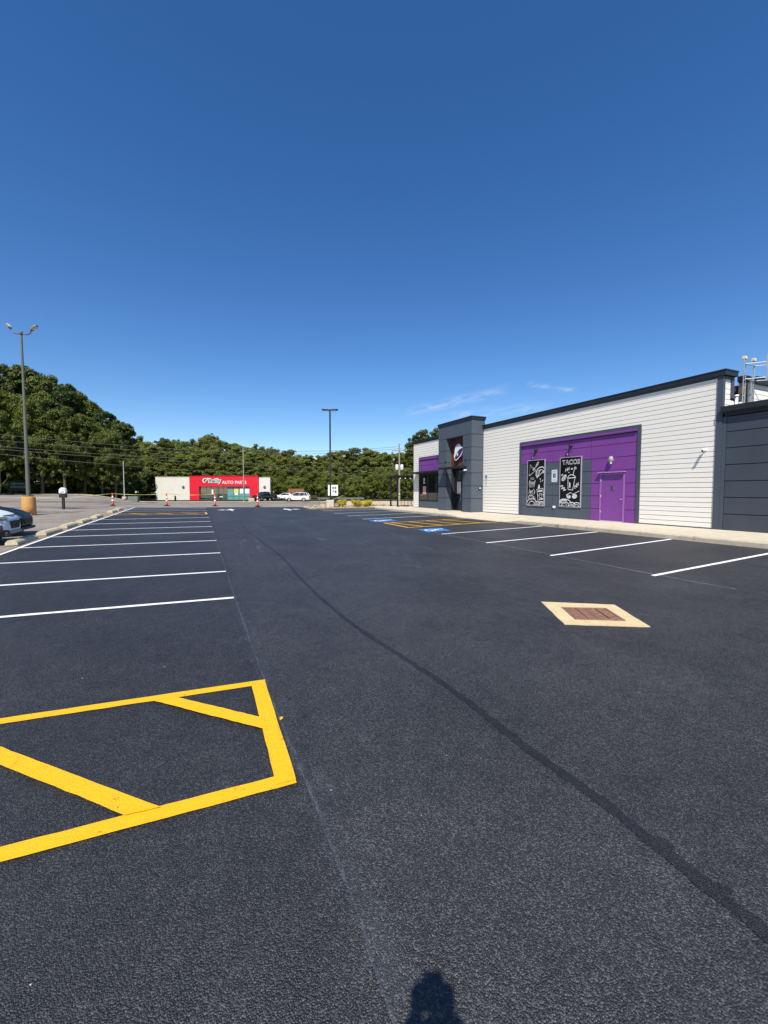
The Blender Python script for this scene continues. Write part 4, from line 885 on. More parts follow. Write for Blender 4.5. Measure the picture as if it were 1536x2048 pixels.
        c = MB(); c.tube([(-1.55, s*hw*.95, 1.05 if kind != 'sedan' else .96), (-1.6, s*(hw + .08), 1.08 if kind != 'sedan' else .99)], .03, 6); c.bevbox((-1.70, s*(hw+.14)-.09, 1.02 if kind != 'sedan' else .93), (-1.55, s*(hw+.14)+.09, 1.18 if kind != 'sedan' else 1.07), .03); c.build('wing_mirror', paint_m, t)
        c = MB(); c.bevbox((-L-.01, s*hw*.72-.12, .86), (-L+.12, s*hw*.72+.12, 1.0), .02); c.build('tail_light', M_tail, t)
        c = MB(); c.box((-3.1, s*(hw+.002)-.008, .88), (-2.9, s*(hw+.002)+.008, .91)); c.build('door_handle', paint_m, t)
        c = MB(); c.bevbox((-.30, s*hw*.80-.05, .46), (-.10, s*hw*.80+.07, .62), .02); c.build('fog_lamp_pocket', M_plastic, t)
    z0, z1 = (.48, .70) if kind == 'suv' else ((.62, .98) if kind == 'pickup' else (.40, .60))
    c = MB(); c.prism([(-hw*.50, z1), (-hw*.36, z0), (hw*.36, z0), (hw*.50, z1), (hw*.44, z1 + .03), (-hw*.44, z1 + .03)], lambda u, v, d: (d, u, v), -.14, .014)
    gr = c.build('grille', M_plastic, t)
    c = MB()
    for k in range(3): c.box((.0145, -hw*.38, z0 + .04 + k*.055), (.022, hw*.38, z0 + .055 + k*.055))
    c.build('grille_bar', M_rim if kind == 'pickup' else M_plastic, gr)
    c = MB(); c.bevbox((-.22, -hw*.78, .25 if kind != 'sedan' else .2), (.02, hw*.78, .40 if kind != 'sedan' else .31), .03); c.build('lower_bumper', M_plastic, t)
    if kind == 'suv':
        for s in (1, -1):
            c = MB(); c.tube([(-.03, s*hw*.60, .40), (-.16, s*hw*.84, .40), (-.38, s*hw*.955, .42), (-.54, s*hw*.995, .52)], [.06, .065, .055, .04], 8); c.build('bumper_cladding', M_plastic, t)
        c = MB(); c.tube([(-.13, -hw*.58, .90), (-.10, 0, .905), (-.13, hw*.58, .90)], .014, 6); c.build('hood_lip', M_plastic, t)
        c = MB(); c.prism([(-hw*.60, .40), (-hw*.52, .335), (hw*.52, .335), (hw*.60, .40)], lambda u, v, d: (d, u, v), -.05, .03); c.build('skid_plate', M_rim, t)
    c = MB()
    for s in (1, -1): c.box((-L+1.35, s*(hw-.03)-.022, .24), (-1.32, s*(hw-.03)+.022, .36))
    c.build('sill', M_plastic, t)
    return t
P_silver = mat('silver_blue_paint', (.72, .765, .77), .45, .3, .04, 2, coat=.1); P_navy = mat('navy_paint', (.006, .007, .014), .35, .18, .1, 2, coat=.06)
P_white = mat('white_car_paint', (.72, .73, .74), .3, .5, .04, 2, coat=.6); P_black = mat('black_car_paint', (.010, .010, .011), .22, .5, .1, 2, coat=.8)
make_car('parked_suv', 'silver blue SUV parked nose-in at the first wheel stop on the left', P_silver, (-5.56, 17.25, G(-6, 17.3)), R(2), 'suv')
make_car('parked_car', 'dark navy car parked nose-in beyond the silver SUV', P_navy, (-6.0, 19.85, G(-6, 19.9)), R(1), 'sedan')
def far(px_x, D):          # a point straight out at camera depth D and lateral offset
    f = Vector((math.sin(R(CAM_YAW)), math.cos(R(CAM_YAW)))); r = Vector((f.y, -f.x)); p = f*D + r*px_x; return p.x, p.y
x, y = far(-17.9, 74.5); make_car('parked_car', 'white crossover parked side-on nearest the street, right of the red store', P_white, (x, y, G(x, y) + .02), R(178 - CAM_YAW), 'suv', L=4.5)
x, y = far(-24.0, 91); make_car('parked_car', 'white sedan parked behind beside the right end of the red store', P_white, (x, y, G(x, y) + .02), R(172 - CAM_YAW), 'sedan')
x, y = far(-25.0, 79.5); make_car('parked_pickup', 'black pickup parked in front of the red store right wall', P_black, (x, y, G(x, y) + .02), R(238 - CAM_YAW), 'pickup', L=4.9)

# ------------------------------------------------------------------ poles, cones, tape, board
M_bronze = mat('bronze_pole', (.115, .115, .088), .55, .4, .1, 2); M_ybase = mat('yellow_base_paint', (.50, .27, .085), .8, .3, .16, 5, .35, 14, dirt=((.25, .13, .05), 4, .60, .76))
x, y = -9.55, 31.8; z = G(x, y) - .03
lp = empty('lot_light', (x, y, z), R(-CAM_YAW), label='tall twin-headed light pole on a round yellow concrete base left of the lot', cat='light pole')
MB().lathe((0, 0, 0), [(.36, 0), (.355, .5), (.345, 1.0), (.33, 1.12), (.31, 1.16)], 28).build('concrete_base', M_ybase, lp)
MB().bevbox((-.19, -.19, 1.165), (.19, .19, 1.24), .02).build('base_plate', M_bronze, lp)
MB().tube([(0, 0, 1.24), (0, 0, 5.5), (0, 0, 10.9)], [.105, .082, .052], 14).build('pole', M_bronze, lp)
MB().tube([(-.64, 0, 11.26), (-.61, 0, 11.12), (-.50, 0, 10.98), (-.3, 0, 10.93), (0, 0, 10.90), (.3, 0, 10.86), (.48, 0, 10.90), (.57, 0, 10.99), (.59, 0, 11.13)], .034, 8).lathe((0, 0, 10.85), [(.08, 0), (.08, .2), (.03, .24)], 10).build('arm', M_bronze, lp)
def head(px, pz, dx, dz, parent, nm='lamp_head', k=1.0):
    d = Vector((dx, 0, dz)).normalized(); n_ = Vector((-d.z, 0, d.x)); mb = MB()
    o = Vector((px, 0, pz)); vs = []
    for s, w, h in ((0, .07, .04), (.1*k, .12, .05), (.42*k, .13, .045), (.62*k, .09, .025)):
        c_ = o + d*s
        for sy, sh in ((-1, -1), (1, -1), (1, 1), (-1, 1)): q = c_ + n_*h*sh; vs.append((q.x, sy*w, q.z))
    fs = [(0, 1, 2, 3), (15, 14, 13, 12)] + [(i*4+k, i*4+(k+1) % 4, i*4+4+(k+1) % 4, i*4+4+k) for i in range(3) for k in range(4)]
    hd = mb.add(vs, fs).build(nm, mat('lamp_grey', (.17, .18, .175), .45, .45, .1, 5), parent)
    mb = MB(); vs = []
    for s, w in ((.16*k, .10), (.54*k, .08)):
        c_ = o + d*s - n_*.055
        for sy in (-1, 1): vs.append((c_.x, sy*w, c_.z))
    vs2 = [(v[0] - n_.x*.012, v[1], v[2] - n_.z*.012) for v in vs]
    mb.add(vs + vs2, [(0, 1, 3, 2), (4, 6, 7, 5), (0, 4, 5, 1), (1, 5, 7, 3), (3, 7, 6, 2), (2, 6, 4, 0)]).build('lens', M_lightgrey, hd)
head(-.63, 11.22, -.55, .7, lp, k=.62); head(.57, 11.11, .85, .62, lp, k=.80)
MB().tube([(-.88, 0, 11.54), (-1.02, 0, 11.72)], .012, 5).build('bird_spike', M_bronze, lp)
x, y = 10.05, 33.35
lp2 = empty('lot_light', (x, y, .6), R(-CAM_YAW), label='slim black light pole with two flat heads on a grey concrete block', cat='light pole')
MB().bevbox((-.30, -.30, 0), (.30, .30, .62), .03).build('concrete_base', mat('lamp_base_concrete', '#bdb49c', .85, .2, .1, 6, .3, 50), lp2)
MB().box((-.16, -.16, .622), (.16, .16, .70)).build('base_cover', M_black, lp2)
MB().box((-.062, -.062, .70), (.062, .062, 8.15)).build('pole', M_black, lp2)
for s in (-1, 1):
    hd = MB().prism([(-.02, 0), (.10, .22), (.52, .22), (.62, .12), (.62, -.12), (.52, -.22), (.10, -.22)] , lambda u, v, d: (s*(.06 + u), v, 8.06 + d + .05*u), 0, .07).build('lamp_head', M_black, lp2)
    MB().box((s*.16, -.15, 8.035), (s*.58, .15, 8.055)).build('lens', M_lightgrey, hd)
def slim_pole(name, label, px_x, D, h, r, m, arm=None):
    x, y = far(px_x, D); t = empty(name, (x, y, G(x, y) - .05), R(-CAM_YAW), label=label, cat='pole'); MB().tube([(0, 0, 0), (0, 0, h)], [r, r*.7], 10).build('pole', m, t); return t, Vector((x, y, G(x, y)))
M_wood = mat('weathered_pole', (.27, .24, .19), .85, .2, .2, 3, .3, 20, streak=(3, 3, .4))
t, p1 = slim_pole('utility_pole', 'bare grey utility pole standing in front of the red store windows', -26.8, 78.5, 10.2, .13, M_wood)
MB().box((-.5, -.06, 9.55), (.5, .06, 9.65)).build('crossarm', M_wood, t)
t, p2 = slim_pole('utility_pole', 'pale utility pole with crossarm and two transformer cans right of the yellow bushes', 2.6, 70, 10.0, .17, M_wood)
MB().box((-1.3, -.07, 8.75), (1.3, .07, 8.9)).build('crossarm', M_wood, t)
for s in (-.42, .42): MB().lathe((s, -.25, 5.55), [(.24, 0), (.27, .05), (.27, .8), (.2, .9), (.05, .95)], 14).build('transformer', M_lightgrey, t)
c = MB()
for s in (-1.2, -.5, .5, 1.2): c.lathe((s, 0, 8.9), [(.05, 0), (.07, .08), (.03, .18)], 8)
c.build('insulator', M_lightgrey, t)
t, p3 = slim_pole('street_light', 'thin grey light pole on a concrete foot left of the red store', -44.3, 70, 6.6, .09, M_steel)
MB().lathe((0, 0, 0), [(.35, 0), (.35, .62), (.3, .66)], 14).build('concrete_foot', M_conc, t)
t, p4 = slim_pole('street_light', 'thin dark light pole behind the white sign', -6.0, 62, 7.0, .07, M_black)
MB().lathe((0, 0, 6.95), [(.08, 0), (.22, .06), (.2, .16), (.06, .22)], 12).build('lamp_head', M_steel, t)
# power lines
M_wire = mat('power_wire', (.10, .10, .095), .6, .3, .1, 1)
def wire(a, b, sag, label, r=.03):
    a, b = Vector(a), Vector(b); pts = [a.lerp(b, i/14) + Vector((0, 0, -4*sag*(i/14)*(1-i/14))) for i in range(15)]
    tag(MB().tube(pts, r, 5).build('power_line', M_wire), label, 'wire', 'overhead power lines by the wood')
wire((-29.44, 77.37, 10.39), (7.61, 82.61, 9.31), 0.35, 'topmost of the five dark wires sagging across the left wood')
wire((-29.46, 77.33, 9.47), (7.61, 82.59, 8.93), 0.35, 'second from the top of the five dark wires sagging across the left wood')
wire((-29.47, 77.29, 8.62), (7.58, 82.54, 7.79), 0.35, 'middle of the five dark wires sagging across the left wood')
wire((-29.50, 77.24, 7.63), (7.53, 82.43, 5.41), 0.35, 'lowest of the five dark wires sagging across the left wood')
wire((-29.48, 77.27, 8.27), (7.57, 82.51, 7.12), 0.35, 'second from the bottom of the five dark wires sagging across the left wood')
wire((7.80, 82.56, 9.78), (31.38, 63.16, 9.58), 0.50, 'upper of the top pair of wires between the two utility poles')
wire((7.79, 82.53, 9.21), (31.37, 63.15, 9.24), 0.50, 'lower of the top pair of wires between the two utility poles')
wire((7.75, 82.45, 7.41), (31.31, 63.00, 6.08), 0.50, 'upper of the low pair of wires between the two utility poles')
wire((7.73, 82.42, 6.74), (31.28, 62.95, 4.89), 0.50, 'lower of the low pair of wires between the two utility poles')
wire((31.37, 63.15, 9.24), (42.91, 51.31, 7.99), 0.50, 'upper wire running right from the transformer pole behind the restaurant')
wire((31.31, 63.00, 6.08), (42.84, 51.14, 4.48), 0.50, 'lower wire running right from the transformer pole behind the restaurant')
# delineator cones along the far edge, with caution tape
M_or = mat('cone_orange', (.75, .10, .025), .5, .4, .12, 6); M_crub = mat('cone_base_rubber', (.025, .022, .02), .8, .2, .2, 8)
def cone():
    t = empty('traffic_delineator', cat='traffic cone')
    b = MB().prism([(.23*math.cos(R(a)), .23*math.sin(R(a))) for a in range(0, 360, 45)], lambda u, v, d: (u, v, d), 0, .07).build('rubber_base', M_crub, t)
    MB().lathe((0, 0, .07), [(.095, 0), (.08, .2), (.07, .42), (.06, .7), (.052, .95), (.035, 1.0)], 16).build('post', M_or, t)
    for z0, r in ((.42, .079), (.72, .069)): MB().lathe((0, 0, z0), [(r, 0), (r - .008, .15)], 16).build('reflective_band', M_wht, t)
    MB().lathe((0, 0, 1.052), [(.04, 0), (.06, .03), (.06, .08), (.03, .12)], 10).build('handle', M_or, t)
    return t
c0 = cone(); CN = [(-7.1, 43.4, 'orange and white delineator standing farthest left on the pavement past the wheel stops'), (-2.7, 41.5, 'orange and white delineator in front of the white left wall of the red store'), (1.25, 39.9, 'orange and white delineator in front of the red store doors'), (4.65, 37.5, 'orange and white delineator in front of the black pickup')]
for i, (x, y, l) in enumerate(CN):
    t = c0 if i == 0 else copy_tree(c0); t.scale = (1, 1, .97); t.location = (x, y, G(x, y) - .02 if i < 3 else G(x, y)); t['label'] = l; t['group'] = 'delineators holding the caution tape'
M_tape = mat('caution_tape_yellow', (.42, .40, .13), .5, .4, .1, 5)
def tape(pts, label):
    mb = MB(); vs = []; fs = []; q = []
    for a, b in zip(pts, pts[1:]):
        a, b = Vector(a), Vector(b); n = 10
        for i in range(n): q.append(a.lerp(b, i/n) + Vector((0, 0, -.10*4*(i/n)*(1-i/n))))
    q.append(Vector(pts[-1]))
    for i, p in enumerate(q):
        tw = .02*math.sin(i*1.1); vs += [(p.x + tw, p.y, p.z + .018), (p.x - tw, p.y, p.z - .018), (p.x - tw + .004, p.y + .004, p.z - .018), (p.x + tw + .004, p.y + .004, p.z + .018)]
        if i: o = 4*i; fs += [(o-4+k, o-4+(k+1) % 4, o+(k+1) % 4, o+k) for k in range(4)]
    tag(mb.add(vs, fs).build('caution_tape', M_tape), label, 'tape')
tp = [(x, y, G(x, y) + 1.08) for x, y, _ in CN]
tape([(-15, 50, G(-15, 50) + .5)] + tp[:3], 'yellow caution tape strung from the left edge between the delineators')
tape([(12.2, 44.5, .72), (14.6, 43.6, 1.5)], 'short yellow green tape strip strung beside the white sign')
# order preview board with a bell on top
x, y = -9.45, 38.4
pbd = empty('preview_board', (x, y, G(x, y) - .03), R(-16), label='dark pedestal board with a white rounded bell top left of the stalls', cat='sign')
MB().bevbox((-.075, -.07, 0), (.075, .07, .88), .015).build('post', mat('dark_brown_post', (.022, .018, .02), .5, .4, .1, 5), pbd)
MB().bevbox((-.215, -.13, .885), (.215, .13, 1.22), .015).build('sign_box', mat('dark_brown_post', (.022, .018, .02), .5, .4, .1, 5), pbd)
dome = [(-.205, 1.222)] + [(.232*math.cos(R(a)), 1.36 + .30*math.sin(R(a))) for a in range(185, -6, -12)] + [(.205, 1.222)]
MB().prism(dome, lambda u, v, d: (u, d, v), -.12, .12).build('bell_top', M_wht, pbd)
c = MB(); ft = lambda u, v, d: (u*.64, -.121 - d, v)
stroke(c, ell(.05, 1.38, .24, .09, 32, 16), .03, ft, .001, True); stroke(c, [(-.25, 1.30), (.25, 1.27)], .02, ft, .002); fillp(c, ell(.06, 1.36, .10, .03, 30, 10), ft, .003)
c.build('bell_lines', mat('bell_line_grey', (.20, .19, .22), .6, .3, .1, 5), pbd)
# yellow bushes on the island
def leaf_cloud(n, clumps, size, flat=.75, seed=0, shell=.55):
    """n leaf-sized faces gathered in clumps (x, y, z, r): returns vertices, faces"""
    r = np.random.default_rng(seed); C = np.array([c[:3] for c in clumps]); RR = np.array([c[3] for c in clumps])
    pw = RR**2; pick = r.choice(len(C), n, p=pw/pw.sum())
    d = r.normal(size=(n, 3)); d /= np.linalg.norm(d, axis=1)[:, None]
    rad = RR[pick] * (shell + (1 - shell) * r.random(n)) ** 1.0 * r.uniform(.85, 1.12, n)
    p = C[pick] + d * rad[:, None] * np.array([1, 1, flat])
    nrm = d * 1.0 + r.normal(size=(n, 3)) * .55 + np.array([0, 0, .35]); nrm /= np.linalg.norm(nrm, axis=1)[:, None]
    a = np.cross(nrm, r.normal(size=(n, 3))); a /= np.linalg.norm(a, axis=1)[:, None]; b = np.cross(nrm, a)
    s = size * r.uniform(.6, 1.35, n)[:, None]
    V = np.stack([p + a*s, p + b*s*.62, p - a*s, p - b*s*.62], 1).reshape(-1, 3)
    F = np.arange(4*n).reshape(n, 4)
    return V, F
def np_mesh(name, V, F, m):
    me = bpy.data.meshes.new(name); n = len(F)
    me.vertices.add(len(V)); me.vertices.foreach_set('co', V.astype(np.float32).ravel())
    me.loops.add(4*n); me.loops.foreach_set('vertex_index', F.astype(np.int32).ravel())
    me.polygons.add(n); me.polygons.foreach_set('loop_start', np.arange(0, 4*n, 4, dtype=np.int32)); me.polygons.foreach_set('loop_total', np.full(n, 4, np.int32))
    me.materials.append(m); me.update(calc_edges=True); return me
def leaf_mat(name, lo, hi, trans=.25, rnd=.35):
    m = bpy.data.materials.new(name); m.use_nodes = True; nt = m.node_tree; nt.nodes.clear(); N = nt.nodes.new; L = nt.links.new
    geo = N('ShaderNodeNewGeometry'); oi = N('ShaderNodeObjectInfo')
    ns = N('ShaderNodeTexNoise'); ns.inputs['Scale'].default_value = .9; ns.inputs['Detail'].default_value = 4; L(geo.outputs['Position'], ns.inputs['Vector'])
    wn_ = N('ShaderNodeTexWhiteNoise'); wn_.noise_dimensions = '1D'; L(geo.outputs['Random Per Island'], wn_.inputs['W'])
    ad = N('ShaderNodeMath'); ad.operation = 'MULTIPLY_ADD'; L(geo.outputs['Random Per Island'], ad.inputs[0]); ad.inputs[1].default_value = .5; L(ns.outputs[0], ad.inputs[2])
    ad2 = N('ShaderNodeMath'); ad2.operation = 'MULTIPLY_ADD'; L(oi.outputs['Random'], ad2.inputs[0]); ad2.inputs[1].default_value = rnd; L(ad.outputs[0], ad2.inputs[2])
    r = N('ShaderNodeMapRange'); r.inputs[1].default_value = .45; r.inputs[2].default_value = 1.15; L(ad2.outputs[0], r.inputs[0])
    mi = N('ShaderNodeMix'); mi.data_type = 'RGBA'; L(r.outputs[0], mi.inputs[0]); mi.inputs[6].default_value = tuple(lo) + (1,); mi.inputs[7].default_value = tuple(hi) + (1,)
    d = N('ShaderNodeBsdfPrincipled'); L(mi.outputs[2], d.inputs['Base Color']); d.inputs['Roughness'].default_value = .55; d.inputs['Specular IOR Level'].default_value = .25
    t = N('ShaderNodeBsdfTranslucent'); L(mi.outputs[2], t.inputs[0]); x = N('ShaderNodeMixShader'); x.inputs[0].default_value = trans; L(d.outputs[0], x.inputs[1]); L(t.outputs[0], x.inputs[2])
    o = N('ShaderNodeOutputMaterial'); L(x.outputs[0], o.inputs[0]); return m
M_yleaf = leaf_mat('yellow_foliage', (.30, .26, .012), (.62, .52, .03), .2)
M_twig = mat('bush_stem', (.09, .07, .045), .9, .1, .2, 10)
for i, (x, y, w, h, l) in enumerate(((11.15, 33.55, .50, .62, 'bright yellow bush beside the concrete lamp base'), (12.4, 33.25, .55, .62, 'bright yellow bush in the middle of the three on the island'), (13.15, 33.0, .52, .60, 'bright yellow bush at the right end of the three on the island'))):
    t = empty('yellow_bush', (x, y, .6), label=l, cat='bush', group='yellow bushes on the island')
    rb = random.Random(i); cl = [(rb.uniform(-.7, .7)*w, rb.uniform(-.7, .7)*w, rb.uniform(.25, .8)*h, rb.uniform(.16, .26)*w/.5) for _ in range(22)]
    V, F = leaf_cloud(3200, cl, .035, .9, i, .2); me = np_mesh('foliage', V, F, M_yleaf); o = bpy.data.objects.new('foliage', me); col.objects.link(o); o.parent = t
    c = MB()
    for k in range(7): c.tube([(0, 0, 0), (rb.uniform(-.3, .3), rb.uniform(-.3, .3), h*.6)], .012, 5)
    c.build('stem', M_twig, t)
# white sign on a dark base behind the lamp, guard rail, fence, cabinet, post
x, y = far(-6.6, 56); z = G(x, y)
sg = empty('roadside_sign', (x, y, z), R(-CAM_YAW + 6), label='white rectangular sign board on a black base behind the slim black pole', cat='sign')
MB().box((-.75, -.25, 0), (.25, .25, .8)).build('base', M_black, sg)
for s in (-.95, .12): MB().box((s, -.06, 0), (s + .09, .06, 2.0)).build('post', M_black, sg)
MB().box((-1.02, -.09, 1.0), (.32, .09, 2.45)).build('board', M_wht, sg)
c = MB()
for a, b, d_, e in ((-.45, -.22, 1.9, 2.2), (-.14, .1, 1.9, 2.2), (-.42, -.2, 1.5, 1.72), (-.12, .12, 1.35, 1.72)): c.box((a, -.096, d_), (b, -.0905, e))
c.build('sign_marks', mat('sign_mark_grey', (.10, .12, .12), .6, .3, .2, 5), sg)
x, y = far(-8.5, 60); t = empty('guard_rail', (x, y, G(x, y)), R(-CAM_YAW), label='grey steel guard rail along the road beyond the island', cat='guard rail')
M_rail = mat('weathered_rail', (.12, .125, .12), .6, .4, .2, 4)
for k in range(5): MB().box((-1 + k*1.6, .03, 0), (-.88 + k*1.6, .13, .78)).build('post', M_rail, t)
MB().box((-1.2, -.04, .55), (5.6, .025, .80)).build('rail', M_rail, t)
x, y = far(-22.2, 96); t = empty('board_fence', (x, y, G(x, y)), R(-CAM_YAW), label='short brown board fence behind the white cars', cat='fence')
M_fence = mat('fence_board', (.26, .12, .065), .8, .2, .2, 3, .2, 12, streak=(4, 4, .5))
bme = MB().box((0, 0, 0), (.19, .03, 2.5)).build('fence_board', M_fence, t); bme.location = (-.2, 0, 0)
for k in range(17):
    o = bme.copy(); col.objects.link(o); o.location = (0 + k*.205, random.uniform(-.01, .01), random.uniform(-.02, .02))
MB().box((-.2, .035, .3), (3.5, .08, .4)).box((-.2, .035, 2.0), (3.5, .08, 2.1)).build('rail', M_fence, t)
x, y = far(-41.5, 68); t = empty('utility_cabinet', (x, y, G(x, y) - .03), R(-CAM_YAW + 12), label='green grey utility cabinet on the pavement left of the red store', cat='cabinet')
MB().bevbox((-.72, -.45, 0), (.72, .45, .92), .03).build('housing', mat('cabinet_green', (.14, .18, .15), .6, .3, .1, 4), t); MB().box((-.01, -.458, .06), (.01, -.4505, .86)).build('door_seam', M_black, t)
x, y = far(-40.2, 79); t = empty('bollard', (x, y, G(x, y)), label='small dark bollard in front of the pale left wall of the red store', cat='bollard')
MB().lathe((0, 0, 0), [(.15, 0), (.15, .95), (.1, 1.05)], 12).build('post', M_black, t)
x, y = far(-24.6, 76); t = empty('bollard', (x, y, G(x, y)), label='pale concrete bollard block right of the black pickup', cat='bollard')
MB().bevbox((-.5, -.3, 0), (.5, .3, .62), .05).build('block', M_conc, t)
x, y = far(1.5, 42); t = empty('bollard', (x, y, G(x, y)), label='short pale post behind the rocks on the island', cat='bollard')
MB().lathe((0, 0, 0), [(.17, 0), (.17, 1.1), (.13, 1.16)], 12).build('post', mat('post_cream', '#c0b489', .8, .2, .1, 5), t)
x, y = far(-63.5, 72); t = empty('wood_edge_sign', (x, y, G(x, y)), R(-CAM_YAW), label='dark green board with pale lettering at the edge of the left wood', cat='sign')
MB().box((-2.2, -.06, .55), (1.1, .06, 2.3)).build('board', mat('dark_green_board', (.02, .028, .025), .7, .3, .1, 3), t)
for s in (-1.9, .8): MB().box((s, .065, 0), (s+.12, .18, 2.2)).build('post', M_black, t)
c = MB(); rb = random.Random(9)
for r_ in range(2):
    u = -1.9
    while u < .8: w_ = rb.uniform(.12, .3); c.box((u, -.066, 1.7 - r_*.55), (u + w_, -.0605, 1.95 - r_*.55)); u += w_ + .08
c.build('board_marks', mat('pale_green_marks', (.22, .27, .25), .7, .2, .2, 4), t)

# ------------------------------------------------------------------ auto parts store
SA = Vector((-8.75, 102.63)); SU = Vector((.912, -.410)); st = empty('parts_store', (SA.x, SA.y, .02), math.atan2(SU.y, SU.x), label='low cream store with a red front, glass doors and white lettering across the street', cat='building')
M_cream = mat('cream_metal_wall', (.66, .635, .56), .6, .3, .04, .8); M_red = mat('red_facade', (.62, .010, .028), .5, .35, .05, .8); M_redd = mat('red_edge', (.45, .008, .02), .5, .3, .05, 1)
M_teal = mat('teal_glass', (.10, .30, .27), .08, .6, .15, .8); M_sgreen = mat('letter_green', (.03, .20, .12), .5, .4, .05, 3); M_mull = mat('green_mullion', (.10, .17, .15), .45, .4, .1, 3)
def ribbed(x0, x1, z1, y0, name):
    n = int((x1 - x0) / .16); poly = []
    for i in range(n):
        a = x0 + (x1-x0)*i/n; b = x0 + (x1-x0)*(i+1)/n; poly += [(a, -.03), (a + (b-a)*.55, -.03), (a + (b-a)*.65, .0), (a + (b-a)*.9, .0)]
    poly += [(x1, -.03), (x1, .25), (x0, .25)]
    MB().prism(poly, lambda u, v, d: (u, y0 + v, d), 0, z1).build(name, M_cream, st)
ribbed(0, 7.62, 5.0, 0, 'left_wall'); ribbed(22.62, 25.1, 4.9, 0, 'right_wall')
c = MB(); c.prism([(0, .25), (25.1, .25), (25.1, .6), (19.5, 15), (0, 15)], lambda u, v, d: (u, v, d), 0, 4.75); c.build('store_core', M_cream, st)
c = MB(); c.box((-.04, -.06, 5.0), (7.6, .3, 5.1)); c.box((22.65, -.06, 4.9), (25.14, .3, 5.0)); c.build('parapet_cap', mat('cap_cream', (.55, .52, .45), .6, .3, .05, 2), st)
c = MB(); c.box((7.62, -.42, 0), (9.72, .24, 5.2)); c.box((20.72, -.42, 0), (22.62, .24, 5.2)); c.box((9.72, -.42, 2.95), (20.72, .24, 5.2)); c.build('red_front', M_red, st)
c = MB(); c.box((7.56, -.48, 5.2), (22.68, .28, 5.32)); c.build('red_cap', M_redd, st)
MB().box((6.5, 2.0, 4.8), (9.8, 5, 5.35)).build('roof_unit', M_steel, st)
MB().box((9.75, .05, .02), (20.7, .2, 2.9)).build('shopfront_backing', M_blk, st)
mu = [9.72, 11.06, 12.20, 13.35, 14.85, 15.70, 16.95, 18.2, 19.4, 20.66]
c = MB()
for x in mu: c.box((x, -.06, 0), (x + .075, .045, 2.94))
for z in (.02, .82, 2.62, 2.86): c.box((9.72, -.045, z), (20.72, .04, z + .075))
c.build('mullion', M_mull, st)
for i in range(len(mu) - 1):
    for z0, z1 in ((.10, .82), (.90, 2.62), (2.70, 2.86)): MB().box((mu[i] + .08, .0, z0), (mu[i+1] - .005, .02, z1)).build('window_pane', M_teal if i >= 5 else M_glass, st)
for a, b, z0, z1, m in ((17.2, 18.1, 1.5, 2.7, mat('yellow_poster', (.72, .55, .12), .6, .3, .25, 2)), (17.35, 18.0, 1.1, 1.6, M_wht), (18.5, 19.3, 1.45, 2.6, M_wht), (19.6, 20.5, 1.45, 2.6, M_wht), (12.25, 12.6, 1.3, 2.3, M_wht), (14.0, 14.7, .62, .9, M_wht), (16.1, 16.4, 1.6, 2.2, mat('grey_notice', (.22, .23, .23), .6, .3, .2, 5))): MB().box((a, -.02, z0), (b, -.008, z1)).build('window_poster', m, st)
sf = lambda u, v, d: (u, -.425 - d, v)
# raised sign letters: white shield of outline, green faces
def solid_text(txt, cu, cv, w, h, d, bold, m, name, shear=0, th=.05):
    vs, fs, tw, th_ = text_mesh(txt, 1.0, bold, shear); P = [(u*w/tw, v*h/th_) for u, v in vs]; n = len(P)
    mb = MB(); mb.add([sf(cu+u, cv+v, d + th) for u, v in P], fs); ed = {}
    for f in fs:
        for a, b in zip(f, f[1:] + f[:1]): ed[(a, b)] = 1
    mb2 = [sf(cu+u, cv+v, d + th) for u, v in P] + [sf(cu+u, cv+v, d) for u, v in P]
    mb.add(mb2, [(a, b, b+n, a+n) for (a, b) in ed if (b, a) not in ed]); return mb.build(name, m, st)
solid_text("O'Reilly", 12.55, 4.14, 4.1, 1.30, .0, .085, M_wht, 'sign_outline'); solid_text("O'Reilly", 12.55, 4.15, 3.7, 1.0, .055, .022, M_sgreen, 'sign_letters')
solid_text('AUTO PARTS', 17.4, 3.86, 5.3, .70, 0, .006, M_wht, 'sign_letters')
for x in (6.1, 23.9): MB().box((x - .25, -.30, 2.75), (x + .25, -.04, 2.95)).box((x - .16, -.16, 2.95), (x + .16, -.04, 3.15)).build('wall_light', mat('wall_light_grey', (.12, .12, .11), .5, .4, .1, 4), st)

